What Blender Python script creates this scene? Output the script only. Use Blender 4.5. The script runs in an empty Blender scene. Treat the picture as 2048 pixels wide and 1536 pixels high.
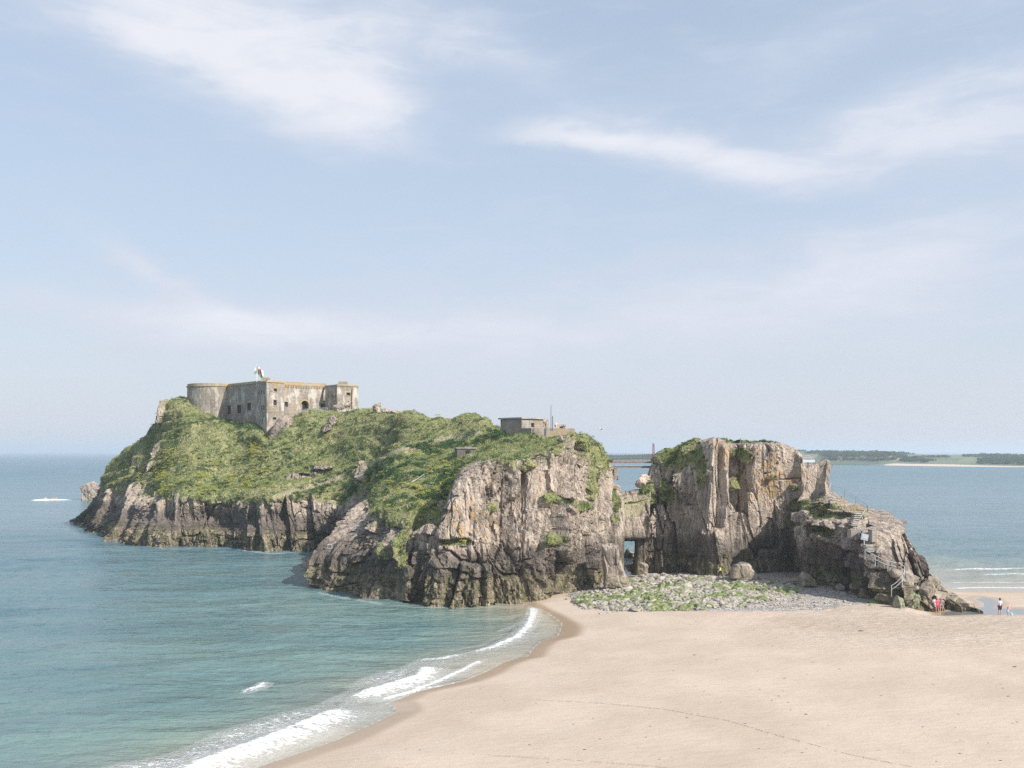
import bpy, math, random
import numpy as np
from mathutils import Vector
from mathutils.bvhtree import BVHTree
R = math.radians
sc = bpy.context.scene
col = sc.collection
random.seed(7)
rng = np.random.default_rng(7)

# ------------------------------------------------------------------ camera
F, CX, HY, CH = 2000.0, 1024.0, 903.0, 18.0      # focal (px of the 2048 photo), centre, horizon row, eye height
cam_d = bpy.data.cameras.new("camera"); cam = bpy.data.objects.new("camera", cam_d); col.objects.link(cam)
cam.location = (0, 0, CH); cam.rotation_euler = (R(90), 0, 0)
cam_d.sensor_width = 36; cam_d.lens = 36*F/2048; cam_d.shift_y = (HY-768)/2048
cam_d.clip_start = 0.5; cam_d.clip_end = 200000
sc.camera = cam

# ------------------------------------------------------------------ light
SUN_AZ, SUN_EL = 36.0, 37.0      # degrees from +X towards -Y (behind the camera's right shoulder), elevation
sun_d = bpy.data.lights.new("sun", 'SUN'); sun_d.energy = 4.9; sun_d.angle = R(0.53); sun_d.color = (1.0, 0.93, 0.84)
sun = bpy.data.objects.new("sun", sun_d); col.objects.link(sun)
sdir = Vector((math.cos(R(SUN_AZ))*math.cos(R(SUN_EL)), -math.sin(R(SUN_AZ))*math.cos(R(SUN_EL)), math.sin(R(SUN_EL))))
sun.rotation_euler = sdir.to_track_quat('Z', 'Y').to_euler(); sun.location = (60, -40, 80)
sc.view_settings.view_transform = 'Standard'; sc.view_settings.look = 'None'
sc.view_settings.gamma = 1; sc.view_settings.exposure = 0.32
sc.cycles.max_bounces = 5; sc.cycles.diffuse_bounces = 3; sc.cycles.glossy_bounces = 2
sc.cycles.volume_bounces = 1; sc.cycles.transparent_max_bounces = 8
sc.cycles.use_denoising = False

class NT:
    """small helper for building node trees"""
    def __init__(s, tree): s.t = tree; s.n = tree.nodes; s.l = tree.links
    def node(s, typ, **kw):
        n = s.n.new(typ)
        for k, v in kw.items(): setattr(n, k, v)
        return n
    def put(s, sock, v):
        if v is None: return
        if isinstance(v, bpy.types.NodeSocket): s.l.new(v, sock)
        else:
            if hasattr(sock, 'default_value'):
                dv = sock.default_value
                if hasattr(dv, '__len__') and not hasattr(v, '__len__'): v = [v]*len(dv)
                if hasattr(dv, '__len__') and len(dv) == 4 and len(v) == 3: v = (*v, 1)
                sock.default_value = v
    def math(s, op, a, b=None, c=None, clamp=False):
        n = s.node('ShaderNodeMath', operation=op, use_clamp=clamp)
        s.put(n.inputs[0], a); s.put(n.inputs[1], b); s.put(n.inputs[2], c)
        return n.outputs[0]
    def vmath(s, op, a, b=None):
        n = s.node('ShaderNodeVectorMath', operation=op)
        s.put(n.inputs[0], a); s.put(n.inputs[1], b)
        return n.outputs[0]
    def mix(s, f, a, b, blend='MIX'):
        n = s.node('ShaderNodeMix', data_type='RGBA', blend_type=blend)
        s.put(n.inputs[0], f); s.put(n.inputs[6], a); s.put(n.inputs[7], b)
        return n.outputs[2]
    def ramp(s, f, a, b, lo=0.0, hi=1.0, smooth=True):
        n = s.node('ShaderNodeMapRange', interpolation_type='SMOOTHSTEP' if smooth else 'LINEAR')
        s.put(n.inputs[0], f); s.put(n.inputs[1], a); s.put(n.inputs[2], b); s.put(n.inputs[3], lo); s.put(n.inputs[4], hi)
        return n.outputs[0]
    def noise(s, vec, scale, detail=4, rough=0.55, dist=0.0, out=0):
        n = s.node('ShaderNodeTexNoise')
        s.put(n.inputs['Vector'], vec); s.put(n.inputs['Scale'], scale); s.put(n.inputs['Detail'], detail)
        s.put(n.inputs['Roughness'], rough); s.put(n.inputs['Distortion'], dist)
        return n.outputs[out]
    def mapping(s, vec, scale=(1, 1, 1), rot=(0, 0, 0), loc=(0, 0, 0)):
        n = s.node('ShaderNodeMapping'); s.put(n.inputs[0], vec)
        n.inputs['Location'].default_value = loc; n.inputs['Rotation'].default_value = rot; n.inputs['Scale'].default_value = scale
        return n.outputs[0]
    def attr(s, name, out='Fac'):
        n = s.node('ShaderNodeAttribute', attribute_name=name); return n.outputs[out]
    def sep(s, v):
        n = s.node('ShaderNodeSeparateXYZ'); s.put(n.inputs[0], v); return n.outputs
    def bump(s, h, strength, dist, normal=None):
        n = s.node('ShaderNodeBump'); s.put(n.inputs['Height'], h); s.put(n.inputs['Strength'], strength)
        s.put(n.inputs['Distance'], dist); s.put(n.inputs['Normal'], normal); return n.outputs[0]

world = bpy.data.worlds.new("World"); sc.world = world; world.use_nodes = True
w = NT(world.node_tree); w.n.clear()
sky = w.node('ShaderNodeTexSky', sky_type='NISHITA', sun_disc=False)
sky.sun_elevation = R(SUN_EL); sky.sun_rotation = R(90+SUN_AZ); sky.altitude = 20
sky.air_density = 1.0; sky.dust_density = 1.6; sky.ozone_density = 1.6
tc = w.node('ShaderNodeTexCoord')
dx, dy, dz = w.sep(tc.outputs['Generated'])
az = w.math('ARCTAN2', dx, dy); el = w.math('ARCSINE', dz)
comb = w.node('ShaderNodeCombineXYZ'); w.put(comb.inputs[0], az); w.put(comb.inputs[1], el); ae = comb.outputs[0]
wn = w.noise(w.mapping(ae, (1, 2.0, 1)), 5.0, 5, 0.6, 0.0, 1)
warp = w.vmath('MULTIPLY', w.vmath('SUBTRACT', wn, (0.5, 0.5, 0.5)), (0.12, 0.05, 0))
aew = w.vmath('ADD', ae, warp)
ax, ay, _ = w.sep(aew)
def blob(px, py, a, b, ang, amp):
    a0 = math.atan((px-CX)/F); e0 = math.atan((HY-py)/F*math.cos(a0)); ca, sa = math.cos(R(ang)), math.sin(R(ang))
    u = w.math('SUBTRACT', ax, a0); v = w.math('SUBTRACT', ay, e0)
    p = w.math('DIVIDE', w.math('ADD', w.math('MULTIPLY', u, ca), w.math('MULTIPLY', v, sa)), a/F)
    q = w.math('DIVIDE', w.math('SUBTRACT', w.math('MULTIPLY', v, ca), w.math('MULTIPLY', u, sa)), b/F)
    r2 = w.math('ADD', w.math('MULTIPLY', p, p), w.math('MULTIPLY', q, q))
    return w.math('MULTIPLY', w.math('POWER', 2.718, w.math('MULTIPLY', r2, -1.0)), amp)
tot = None
for bl in [(520, 30, 330, 85, -4, 0.68), (640, 180, 150, 75, -8, 1.35), (420, 90, 250, 60, -16, .55), (930, 90, 200, 40, -20, 0.45),
           (1150, 268, 150, 15, -5, 0.7), (1400, 300, 250, 28, -11, 0.75), (1520, 345, 150, 28, -8, 0.5), (1900, 270, 320, 50, -2, 0.6),
           (1990, 150, 240, 50, 12, .45), (330, 565, 150, 22, -34, 0.42), (420, 650, 330, 32, -4, 0.55), (760, 670, 420, 42, 1, 0.50),
           (1780, 510, 330, 70, 10, 0.5), (1450, 640, 600, 80, 4, 0.35), (1700, 60, 400, 60, 14, .22), (250, 20, 260, 60, 0, .4),
           (1000, 560, 900, 130, 3, 0.12)]:
    b_ = blob(*bl); tot = b_ if tot is None else w.math('ADD', tot, b_)
fib = w.noise(w.mapping(ae, (2.0, 7.5, 1), (0, 0, R(9))), 5.5, 8, 0.62, 0.5)
fib2 = w.noise(w.mapping(ae, (1, 1.6, 1)), 9.0, 6, 0.6, 0.2)
tex = w.ramp(w.math('ADD', w.math('MULTIPLY', fib, 0.6), w.math('MULTIPLY', fib2, 0.4)), 0.30, 0.68, 0.45, 1.05)
cl = w.math('MULTIPLY', tot, tex, clamp=True)
wisp = w.math('MULTIPLY', w.ramp(fib, 0.45, 0.75), 0.10)
veil = w.ramp(el, 0.0, 0.40, 0.90, 0.60, smooth=False)           # thin high haze, thicker near the horizon
fac = w.math('ADD', w.math('ADD', veil, wisp), w.math('MULTIPLY', cl, 0.60), clamp=True)
SKYW = w.vmath('MULTIPLY', sky.outputs[0], (0.95, 1.08, 1.02))
skyc = w.mix(fac, SKYW, w.mix(cl, w.mix(w.ramp(el, 0.0, 0.22), (4.1, 4.28, 4.8), (3.55, 4.0, 4.85)), (4.95, 5.1, 5.5)))
bg = w.node('ShaderNodeBackground'); w.put(bg.inputs[0], skyc); bg.inputs[1].default_value = 0.135
wo = w.node('ShaderNodeOutputWorld'); w.l.new(bg.outputs[0], wo.inputs[0])

# ------------------------------------------------------------------ numpy noise
def W(px, py, D): return np.array(((px-CX)*D/F, D, CH-(py-HY)*D/F))
def hsh(ix, iy, iz, seed):
    h = (ix.astype(np.int64)*374761393 + iy.astype(np.int64)*668265263 + iz.astype(np.int64)*2147483647 + seed*974634777) & 0xffffffff
    h = ((h ^ (h >> 13))*1274126177) & 0xffffffff
    h = ((h ^ (h >> 16))*2246822519) & 0xffffffff
    return ((h ^ (h >> 15)) & 0xffffff).astype(np.float32)/np.float32(0xffffff)
def vnoise(p, seed=0):
    f = np.floor(p); i = f.astype(np.int64); t = (p-f).astype(np.float32); t = t*t*t*(t*(t*6-15)+10)
    r = 0
    for a in (0, 1):
        for b in (0, 1):
            for c in (0, 1):
                wgt = (t[:, 0] if a else 1-t[:, 0])*(t[:, 1] if b else 1-t[:, 1])*(t[:, 2] if c else 1-t[:, 2])
                r = r + wgt*hsh(i[:, 0]+a, i[:, 1]+b, i[:, 2]+c, seed)
    return r*2-1
ROT = np.array([[0.8, 0.5, -0.33], [-0.56, 0.82, -0.1], [0.22, 0.27, 0.94]])
def fbm(p, oct=4, gain=0.5, seed=0, ridge=False):
    a, s, r = 1.0, 0, 0.0; q = np.asarray(p, dtype=np.float64)
    for k in range(oct):
        v = vnoise(q, seed+k)
        if ridge: v = 1-2*np.abs(v)
        r = r+a*v; s += a; a *= gain; q = q@ROT.T*2.03+13.7
    return r/s
def worley(p, seed=0):
    """returns F1, F2, random id of the nearest cell and a random tilted plane through it (faceted rock)"""
    f = np.floor(p); i = f.astype(np.int64); n = len(p)
    d1 = np.full(n, 9.0, np.float32); d2 = np.full(n, 9.0, np.float32); idv = np.zeros(n, np.float32); pl = np.zeros(n, np.float32)
    t = (p-f).astype(np.float32)
    for a in (-1, 0, 1):
        for b in (-1, 0, 1):
            for c in (-1, 0, 1):
                x, y, z = i[:, 0]+a, i[:, 1]+b, i[:, 2]+c
                h1 = hsh(x, y, z, seed); h2 = hsh(x, y, z, seed+11); h3 = hsh(x, y, z, seed+23)
                d = (a+h1-t[:, 0])**2+(b+h2-t[:, 1])**2+(c+h3-t[:, 2])**2
                m = d < d1
                tilt = (t[:, 0]-a-h1)*(((h1*13.7+h3*5.3) % 1.0)*2-1)+(t[:, 1]-b-h2)*(((h2*11.9+h1*3.1) % 1.0)*2-1)+(t[:, 2]-c-h3)*(((h3*17.3+h2*2.9) % 1.0)*2-1)
                pl = np.where(m, tilt, pl)
                d2 = np.where(m, d1, np.minimum(d2, d)); idv = np.where(m, (h1*7.13+h2*3.7+h3*5.1) % 1.0, idv); d1 = np.where(m, d, d1)
    return np.sqrt(d1), np.sqrt(d2), idv, pl
def smooth(x, a, b):
    t = np.clip((x-a)/(b-a), 0, 1); return t*t*(3-2*t)

# ------------------------------------------------------------------ mesh helpers
def mesh_np(name, verts, faces, attrs=None, uv=None, smoothf=True):
    """faces: (n,3) or (n,4) int array"""
    me = bpy.data.meshes.new(name); verts = np.asarray(verts, np.float32); faces = np.asarray(faces, np.int32)
    k = faces.shape[1]
    me.vertices.add(len(verts)); me.vertices.foreach_set('co', verts.ravel())
    me.loops.add(faces.size); me.loops.foreach_set('vertex_index', faces.ravel())
    me.polygons.add(len(faces)); me.polygons.foreach_set('loop_start', np.arange(0, faces.size, k, dtype=np.int32))
    me.polygons.foreach_set('use_smooth', np.full(len(faces), smoothf, dtype=bool))
    if attrs:
        for an, av in attrs.items():
            av = np.asarray(av, np.float32)
            if av.ndim == 1:
                at = me.attributes.new(an, 'FLOAT', 'POINT'); at.data.foreach_set('value', av)
            else:
                at = me.attributes.new(an, 'FLOAT_COLOR', 'POINT')
                c4 = np.ones((len(av), 4), np.float32); c4[:, :3] = av[:, :3]; at.data.foreach_set('color', c4.ravel())
    me.update(calc_edges=True)
    return me
def mk(name, me, mat=None, parent=None):
    o = bpy.data.objects.new(name, me); col.objects.link(o)
    if mat is not None and me is not None: me.materials.append(mat)
    if parent is not None: o.parent = parent
    return o
def tag(o, label=None, cat=None, group=None, kind=None):
    if label: o['label'] = label
    if cat: o['category'] = cat
    if group: o['group'] = group
    if kind: o['kind'] = kind
    return o
def empty(name, loc, label=None, cat=None, group=None):
    o = bpy.data.objects.new(name, None); col.objects.link(o); o.location = loc; o.empty_display_size = 0.3
    return tag(o, label, cat, group)
class MB:
    """collects boxes, tubes, polygons into one mesh; coordinates are world minus origin"""
    def __init__(s, org=(0, 0, 0)): s.v = []; s.f = []; s.o = np.array(org, float)
    def add(s, vs, fs):
        b = len(s.v); s.v += [tuple(np.array(v, float)-s.o) for v in vs]; s.f += [tuple(i+b for i in f) for f in fs]; return s
    def box(s, c, ax, ay, az):
        """centre c, half-extent vectors"""
        c, ax, ay, az = [np.array(q, float) for q in (c, ax, ay, az)]
        vs = [c+i*ax+j*ay+k*az for k in (-1, 1) for j in (-1, 1) for i in (-1, 1)]
        fs = [(0, 2, 3, 1), (4, 5, 7, 6), (0, 1, 5, 4), (2, 6, 7, 3), (0, 4, 6, 2), (1, 3, 7, 5)]
        return s.add(vs, fs)
    def tube(s, pts, r, n=6):
        pts = [np.array(p, float) for p in pts]; rings = []
        for i, p in enumerate(pts):
            d = pts[min(i+1, len(pts)-1)]-pts[max(i-1, 0)]; d /= np.linalg.norm(d)
            u = np.cross(d, (0, 0, 1.0)); u = u if np.linalg.norm(u) > 1e-3 else np.cross(d, (1.0, 0, 0)); u /= np.linalg.norm(u); v = np.cross(d, u)
            rr = r[i] if hasattr(r, '__len__') else r
            rings.append([p+rr*(math.cos(t)*u+math.sin(t)*v) for t in [2*math.pi*k/n for k in range(n)]])
        vs = [q for rg in rings for q in rg]; fs = []
        for i in range(len(pts)-1):
            for k in range(n): fs.append((i*n+k, i*n+(k+1) % n, (i+1)*n+(k+1) % n, (i+1)*n+k))
        fs += [tuple(range(n))[::-1], tuple((len(pts)-1)*n+k for k in range(n))]
        return s.add(vs, fs)
    def build(s, name, mat, parent=None, uvf=None, smoothf=False):
        me = bpy.data.meshes.new(name); me.from_pydata([tuple(map(float, v)) for v in s.v], [], s.f); me.update()
        if smoothf: me.polygons.foreach_set('use_smooth', np.ones(len(me.polygons), dtype=bool))
        if uvf:
            uvl = me.uv_layers.new(name='UVMap')
            for p in me.polygons:
                n_ = np.array(p.normal)
                for li in p.loop_indices:
                    q = np.array(me.vertices[me.loops[li].vertex_index].co)+s.o
                    uvl.data[li].uv = uvf(q, n_)
        return mk(name, me, mat, parent)
def triplanar_uv(q, n):
    h = n[:2]/(np.linalg.norm(n[:2])+1e-6)
    if abs(n[2]) > 0.8: return (q[0], q[1])
    return (float(-h[1]*q[0]+h[0]*q[1]), float(q[2]))

# ------------------------------------------------------------------ materials
def new_mat(name):
    m = bpy.data.materials.new(name); m.use_nodes = True; t = NT(m.node_tree); t.n.clear()
    b = t.node('ShaderNodeBsdfPrincipled'); o = t.node('ShaderNodeOutputMaterial'); t.l.new(b.outputs[0], o.inputs[0])
    return m, t, b
def simple(name, c, rough=0.7, metal=0.0, var=0.15, scale=6.0, bump=0.0):
    m, t, b = new_mat(name); tcn = t.node('ShaderNodeTexCoord')
    n = t.noise(tcn.outputs['Object'], scale, 5)
    c = np.array(c); t.put(b.inputs['Base Color'], t.mix(t.ramp(n, 0.3, 0.7), c*(1-var), np.minimum(c*(1+var), 0.95)))
    b.inputs['Roughness'].default_value = rough; b.inputs['Metallic'].default_value = metal
    if bump: t.put(b.inputs['Normal'], t.bump(n, 0.6, bump))
    return m

def rock_nodes(t, pos, dark=1.0):
    """bare limestone colour from world position; returns colour and height"""
    n1 = t.noise(t.mapping(pos, (0.9, 0.9, 0.17)), 1.0, 7, 0.65, 0.4)
    n2 = t.noise(t.mapping(pos, (1, 1, 0.35)), 1.7, 8, 0.65, 0.4)
    n3 = t.noise(pos, 0.11, 3, 0.5)
    c = t.mix(t.ramp(n1, 0.36, 0.62), (0.27, 0.225, 0.185), (0.55, 0.46, 0.375))
    c = t.mix(t.ramp(n2, 0.52, 0.72), c, (0.60, 0.525, 0.445))
    c = t.mix(t.math('MULTIPLY', t.ramp(n2, 0.48, 0.34), 0.8), c, (0.10, 0.09, 0.085))
    c = t.mix(t.math('MULTIPLY', t.ramp(n3, 0.42, 0.62), 0.35), c, (0.42, 0.335, 0.285))      # pink-brown faces
    return c, n1, n2
def rock_surface(t, b, wgt=1.0, terrain=True):
    geo = t.node('ShaderNodeNewGeometry'); pos = geo.outputs['Position']
    x, y, z = t.sep(pos)
    c, n1, n2 = rock_nodes(t, pos)
    if terrain:
        pm = t.ramp(t.math('ADD', t.attr('pale'), t.math('MULTIPLY', t.math('SUBTRACT', n1, 0.5), 1.6)), 0.25, 0.75)
        c = t.mix(t.math('MULTIPLY', pm, 0.72), c, t.mix(t.ramp(n2, 0.4, 0.65), (0.50, 0.41, 0.34), (0.67, 0.57, 0.48)))
    # vertical stains
    st = t.noise(t.mapping(pos, (1.1, 1.1, 0.06)), 1.0, 5, 0.6, 0.2)
    c = t.mix(t.math('MULTIPLY', t.ramp(st, 0.50, 0.63), 0.62), c, (0.115, 0.105, 0.095))
    # orange lichen
    ln = t.noise(pos, 0.9, 6, 0.7)
    lm = t.attr('lichen') if terrain else 0.0
    lmask = t.ramp(t.math('ADD', ln, t.math('MULTIPLY', lm, 0.14)), 0.60, 0.72)
    c = t.mix(t.math('MULTIPLY', lmask, 0.6), c, (0.52, 0.33, 0.12))
    # tidal zone: barnacle tan / dark weed below about 4 m
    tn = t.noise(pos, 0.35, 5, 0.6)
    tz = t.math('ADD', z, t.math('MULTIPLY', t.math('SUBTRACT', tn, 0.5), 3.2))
    tide = t.ramp(tz, 4.4, 3.2)
    weed = t.ramp(t.noise(pos, 0.8, 6, 0.65, 0.5), 0.45, 0.62)
    tc1 = t.mix(t.ramp(n2, 0.40, 0.62), (0.085, 0.072, 0.05), (0.36, 0.30, 0.205))
    tc2 = t.mix(weed, tc1, (0.10, 0.105, 0.045))
    c = t.mix(t.math('MULTIPLY', tide, 0.85), c, tc2)
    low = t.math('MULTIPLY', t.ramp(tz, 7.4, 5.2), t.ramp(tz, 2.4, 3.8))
    c = t.mix(t.math('MULTIPLY', low, 0.62), c, (0.045, 0.042, 0.042))      # black lichen line above the barnacles, deepened to paint in cliff-foot shade
    fine = t.noise(t.mapping(pos, (1, 1, 0.55)), 2.6, 9, 0.72, 0.3)
    vor = t.node('ShaderNodeTexVoronoi', feature='DISTANCE_TO_EDGE'); t.put(vor.inputs['Vector'], t.vmath('ADD', t.mapping(pos, (1.2, 1.2, 0.33)), t.vmath('MULTIPLY', t.noise(pos, 1.0, 3, 0.5, 0, 1), (0.9, 0.9, 0.9))))
    vor.inputs['Scale'].default_value = 1.0
    crack = t.ramp(vor.outputs['Distance'], 0.0, 0.09)
    h = t.math('ADD', t.math('MULTIPLY', fine, 0.8), t.math('MULTIPLY', crack, 0.22))
    return c, h, pos, z
rock_m, t, b = new_mat("rock")
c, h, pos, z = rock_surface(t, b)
gr = t.attr('grass')
gn = t.noise(pos, 1.6, 7, 0.7)
gm = t.ramp(t.math('ADD', gr, t.math('MULTIPLY', t.math('SUBTRACT', gn, 0.5), 0.9)), 0.42, 0.56)
g1 = t.noise(pos, 0.16, 4, 0.6); g2 = t.noise(pos, 1.3, 6, 0.7)
gc = t.mix(t.ramp(g1, 0.38, 0.62), (0.24, 0.265, 0.11), (0.37, 0.36, 0.185))
gc = t.mix(t.ramp(g2, 0.45, 0.66), gc, (0.065, 0.10, 0.028))
gc = t.mix(t.math('MULTIPLY', t.ramp(g2, 0.40, 0.26), .7), gc, (0.33, 0.29, 0.15))
mulch = t.noise(pos, 4.0, 5, 0.7)
gc = t.mix(t.ramp(mulch, 0.55, 0.75), gc, (0.14, 0.12, 0.06))
if True:
    pth = t.ramp(t.math('ADD', t.attr('path'), t.math('MULTIPLY', t.math('SUBTRACT', g2, 0.5), 1.2)), 0.75, 0.30)
    gc = t.mix(t.math('MULTIPLY', pth, 0.85), gc, (0.42, 0.37, 0.25))
t.put(b.inputs['Base Color'], t.mix(gm, c, gc))
b.inputs['Roughness'].default_value = 0.88; b.inputs['Specular IOR Level'].default_value = 0.25
t.put(b.inputs['Normal'], t.bump(h, 1.0, 0.5))

boulder_m, t, b = new_mat("boulder_rock")
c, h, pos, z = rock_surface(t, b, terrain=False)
c = t.mix(0.5, c, rock_nodes(t, pos)[0])
t.put(b.inputs['Base Color'], c); b.inputs['Roughness'].default_value = 0.88; t.put(b.inputs['Normal'], t.bump(h, 0.8, 0.22))
def stone_mat(name, base, var, alg=0.0):
    m, t, b = new_mat(name); geo = t.node('ShaderNodeNewGeometry'); pos = geo.outputs['Position']
    n = t.noise(pos, 3.0, 6, 0.65); n2 = t.noise(pos, 0.9, 4, 0.6)
    c = t.mix(t.ramp(n, 0.35, 0.65), np.array(base)*(1-var), np.array(base)*(1+var))
    oi = t.attr('tone') 
    c = t.mix(t.math('MULTIPLY', oi, 0.55), c, (0.47, 0.435, 0.395))
    if alg:
        up = t.sep(geo.outputs['Normal'])[2]
        am = t.ramp(t.math('ADD', t.math('ADD', n2, t.math('MULTIPLY', up, 0.22)), t.math('MULTIPLY', t.attr('algae'), alg)), 0.72, 0.86)
        c = t.mix(am, c, t.mix(t.ramp(n, 0.4, 0.6), (0.10, 0.14, 0.04), (0.21, 0.245, 0.09)))
    t.put(b.inputs['Base Color'], c); b.inputs['Roughness'].default_value = 0.8; t.put(b.inputs['Normal'], t.bump(n, 0.7, 0.06))
    return m
M = {}
M['cobble'] = stone_mat("cobble_stone", (0.31, 0.275, 0.235), 0.28, alg=0.42)
M['algae_stone'] = stone_mat("algae_stone", (0.30, 0.29, 0.25), 0.3, alg=0.0)
m, t, b = new_mat("algae_rock")
geo = t.node('ShaderNodeNewGeometry'); pos = geo.outputs['Position']; n = t.noise(pos, 1.1, 6, 0.65); n2 = t.noise(pos, 4, 6, .7)
up = t.sep(geo.outputs['Normal'])[2]
c = t.mix(t.ramp(n2, 0.35, 0.65), (0.17, 0.155, 0.12), (0.36, 0.33, 0.27))
am = t.ramp(t.math('ADD', n, t.math('MULTIPLY', up, 0.20)), 0.50, 0.66)
t.put(b.inputs['Base Color'], t.mix(am, c, t.mix(t.ramp(n2, 0.4, 0.62), (0.05, 0.10, 0.02), (0.22, 0.30, 0.06))))
b.inputs['Roughness'].default_value = 0.75; t.put(b.inputs['Normal'], t.bump(n2, 0.8, 0.1)); M['algae_rock'] = m

def leaf_mat(name):
    m, t, b = new_mat(name); t.put(b.inputs['Base Color'], t.attr('col', 'Color')); b.inputs['Roughness'].default_value = 0.7
    b.inputs['Specular IOR Level'].default_value = 0.2
    tr = t.node('ShaderNodeBsdfTranslucent'); t.put(tr.inputs[0], t.attr('col', 'Color'))
    mx = t.node('ShaderNodeMixShader'); mx.inputs[0].default_value = 0.3
    t.l.new(b.outputs[0], mx.inputs[1]); t.l.new(tr.outputs[0], mx.inputs[2])
    out = [n for n in t.n if n.type == 'OUTPUT_MATERIAL'][0]; t.l.new(mx.outputs[0], out.inputs[0]); return m
M['leaf'] = leaf_mat("leaf")

def masonry(name, c1, c2, mortar, bw=0.8, bh=0.32, streak=0.6, lichen=0.5, lz=(20, 26)):
    m, t, b = new_mat(name); uvn = t.node('ShaderNodeUVMap'); uv = uvn.outputs[0]
    geo = t.node('ShaderNodeNewGeometry'); pos = geo.outputs['Position']; z = t.sep(pos)[2]
    br = t.node('ShaderNodeTexBrick'); t.put(br.inputs['Vector'], uv); br.inputs['Scale'].default_value = 1.0
    br.inputs['Brick Width'].default_value = bw; br.inputs['Row Height'].default_value = bh; br.inputs['Mortar Size'].default_value = 0.028
    br.inputs['Mortar Smooth'].default_value = 0.3
    t.put(br.inputs['Color1'], c1); t.put(br.inputs['Color2'], c2); t.put(br.inputs['Mortar'], mortar); br.inputs['Bias'].default_value = 0.0
    n = t.noise(pos, 2.2, 6, 0.7); n0 = t.noise(pos, 0.35, 4, 0.6)
    c = t.mix(t.math('MULTIPLY', t.ramp(n, 0.35, 0.7), 0.5), br.outputs['Color'], np.array(c2)*1.25)
    c = t.mix(t.math('MULTIPLY', t.ramp(n0, 0.5, 0.65), 0.45), c, np.array(c1)*0.6)
    s1 = t.noise(t.mapping(uv, (0.9, 0.28, 1)), 1.0, 5, 0.65, 0.3); s2 = t.noise(t.mapping(uv, (0.5, 0.3, 1)), 1.0, 4, .6)
    sm = t.math('MULTIPLY', t.ramp(s1, 0.48, 0.58), t.ramp(s2, 0.36, 0.54))
    c = t.mix(t.math('MULTIPLY', sm, streak), c, (0.66, 0.62, 0.57))
    s3 = t.noise(t.mapping(uv, (1.3, 0.16, 1), loc=(7, 3, 0)), 1.0, 5, 0.65, 0.3)
    c = t.mix(t.math('MULTIPLY', t.ramp(s3, 0.56, 0.66), 0.6), c, np.array(c1)*0.42)
    l1 = t.noise(pos, 0.6, 5, 0.65)
    lzf = t.ramp(z, lz[1], lz[0]); lt = t.ramp(z, 31.2, 32.6)
    lm = t.ramp(t.math('ADD', l1, t.math('MULTIPLY', t.math('MAXIMUM', lzf, lt), 0.14)), 0.58, 0.70)
    c = t.mix(t.math('MULTIPLY', lm, lichen), c, (0.42, 0.27, 0.10))
    t.put(b.inputs['Base Color'], c); b.inputs['Roughness'].default_value = 0.9
    hh = t.math('ADD', t.math('MULTIPLY', t.math('SUBTRACT', 1.0, br.outputs['Fac']), 0.5), t.math('MULTIPLY', n, 0.7))
    t.put(b.inputs['Normal'], t.bump(hh, 0.7, 0.06)); return m
M['fort'] = masonry("fort_stone", (0.235, 0.205, 0.17), (0.345, 0.30, 0.25), (0.15, 0.135, 0.115), streak=0.62)
M['trim'] = masonry("trim_stone", (0.30, 0.28, 0.23), (0.38, 0.35, 0.27), (0.2, 0.18, 0.15), bw=1.4, bh=0.5, streak=0.1, lichen=0.75, lz=(30, 40))
M['bunker'] = masonry("bunker_concrete", (0.24, 0.215, 0.195), (0.31, 0.28, 0.255), (0.24, 0.21, 0.19), bw=2.5, bh=0.28, streak=0.2, lichen=0.4)
M['concrete'] = simple("concrete", (0.36, 0.34, 0.31), 0.9, var=0.35, scale=1.2, bump=0.03)
M['stair'] = simple("stair_concrete", (0.42, 0.40, 0.36), 0.9, var=0.25, scale=2, bump=0.03)
M['riser'] = simple('dark_stone_and_riser_shade', (0.13, 0.12, 0.105), 0.9, var=0.3, scale=2)  # dark stone of the hut; on the steps, painted shade below the treads
M['dark'] = simple("dark_interior", (0.018, 0.017, 0.016), 0.9)
M['frame'] = simple("window_frame_paint", (0.16, 0.15, 0.14), 0.6)
M['steel'] = simple("galvanised_rail", (0.50, 0.54, 0.56), 0.45, 0.35)
M['darksteel'] = simple("weathered_steel", (0.11, 0.11, 0.115), 0.6, 0.3)
M['red'] = simple("red_oxide_paint", (0.30, 0.055, 0.05), 0.6)
M['pink_rail'] = simple("faded_red_rail", (0.27, 0.16, 0.16), 0.6)
M['wood'] = simple("grey_timber", (0.26, 0.24, 0.22), 0.85, var=0.3, scale=3)
M['rust'] = simple("rust", (0.20, 0.07, 0.035), 0.85, var=0.3)
M['pipe'] = simple("drain_pipe", (0.05, 0.045, 0.04), 0.6)
M['white'] = simple("white_paint", (0.75, 0.75, 0.74), 0.6, var=0.05)
M['sheet'] = simple('notice_sheet', (0.42, 0.46, 0.52), .5)
M['sign'] = simple("sign_panel", (0.36, 0.40, 0.44), 0.5, var=0.1)
M['skin'] = simple("skin", (0.50, 0.30, 0.22), 0.55, var=0.08)
for nm, cc in dict(yellow=(0.68, 0.78, 0.12), black=(0.02, 0.02, 0.025), navy=(0.03, 0.035, 0.07), whiteblue=(0.56, 0.60, 0.74), pink=(0.80, 0.14, 0.22),
                   grey=(0.40, 0.38, 0.40), khaki=(0.42, 0.34, 0.27), hair=(0.035, 0.025, 0.02), palepink=(0.85, 0.42, 0.48), cyan=(0.35, 0.70, 0.80), cream=(0.7, 0.66, 0.62), redhat=(0.7, 0.25, 0.3)).items():
    M[nm] = simple("cloth_"+nm, cc, 0.85, var=0.08, scale=12)
M['gull'] = simple("gull_feathers", (0.42, 0.42, 0.43), 0.7)

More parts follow.
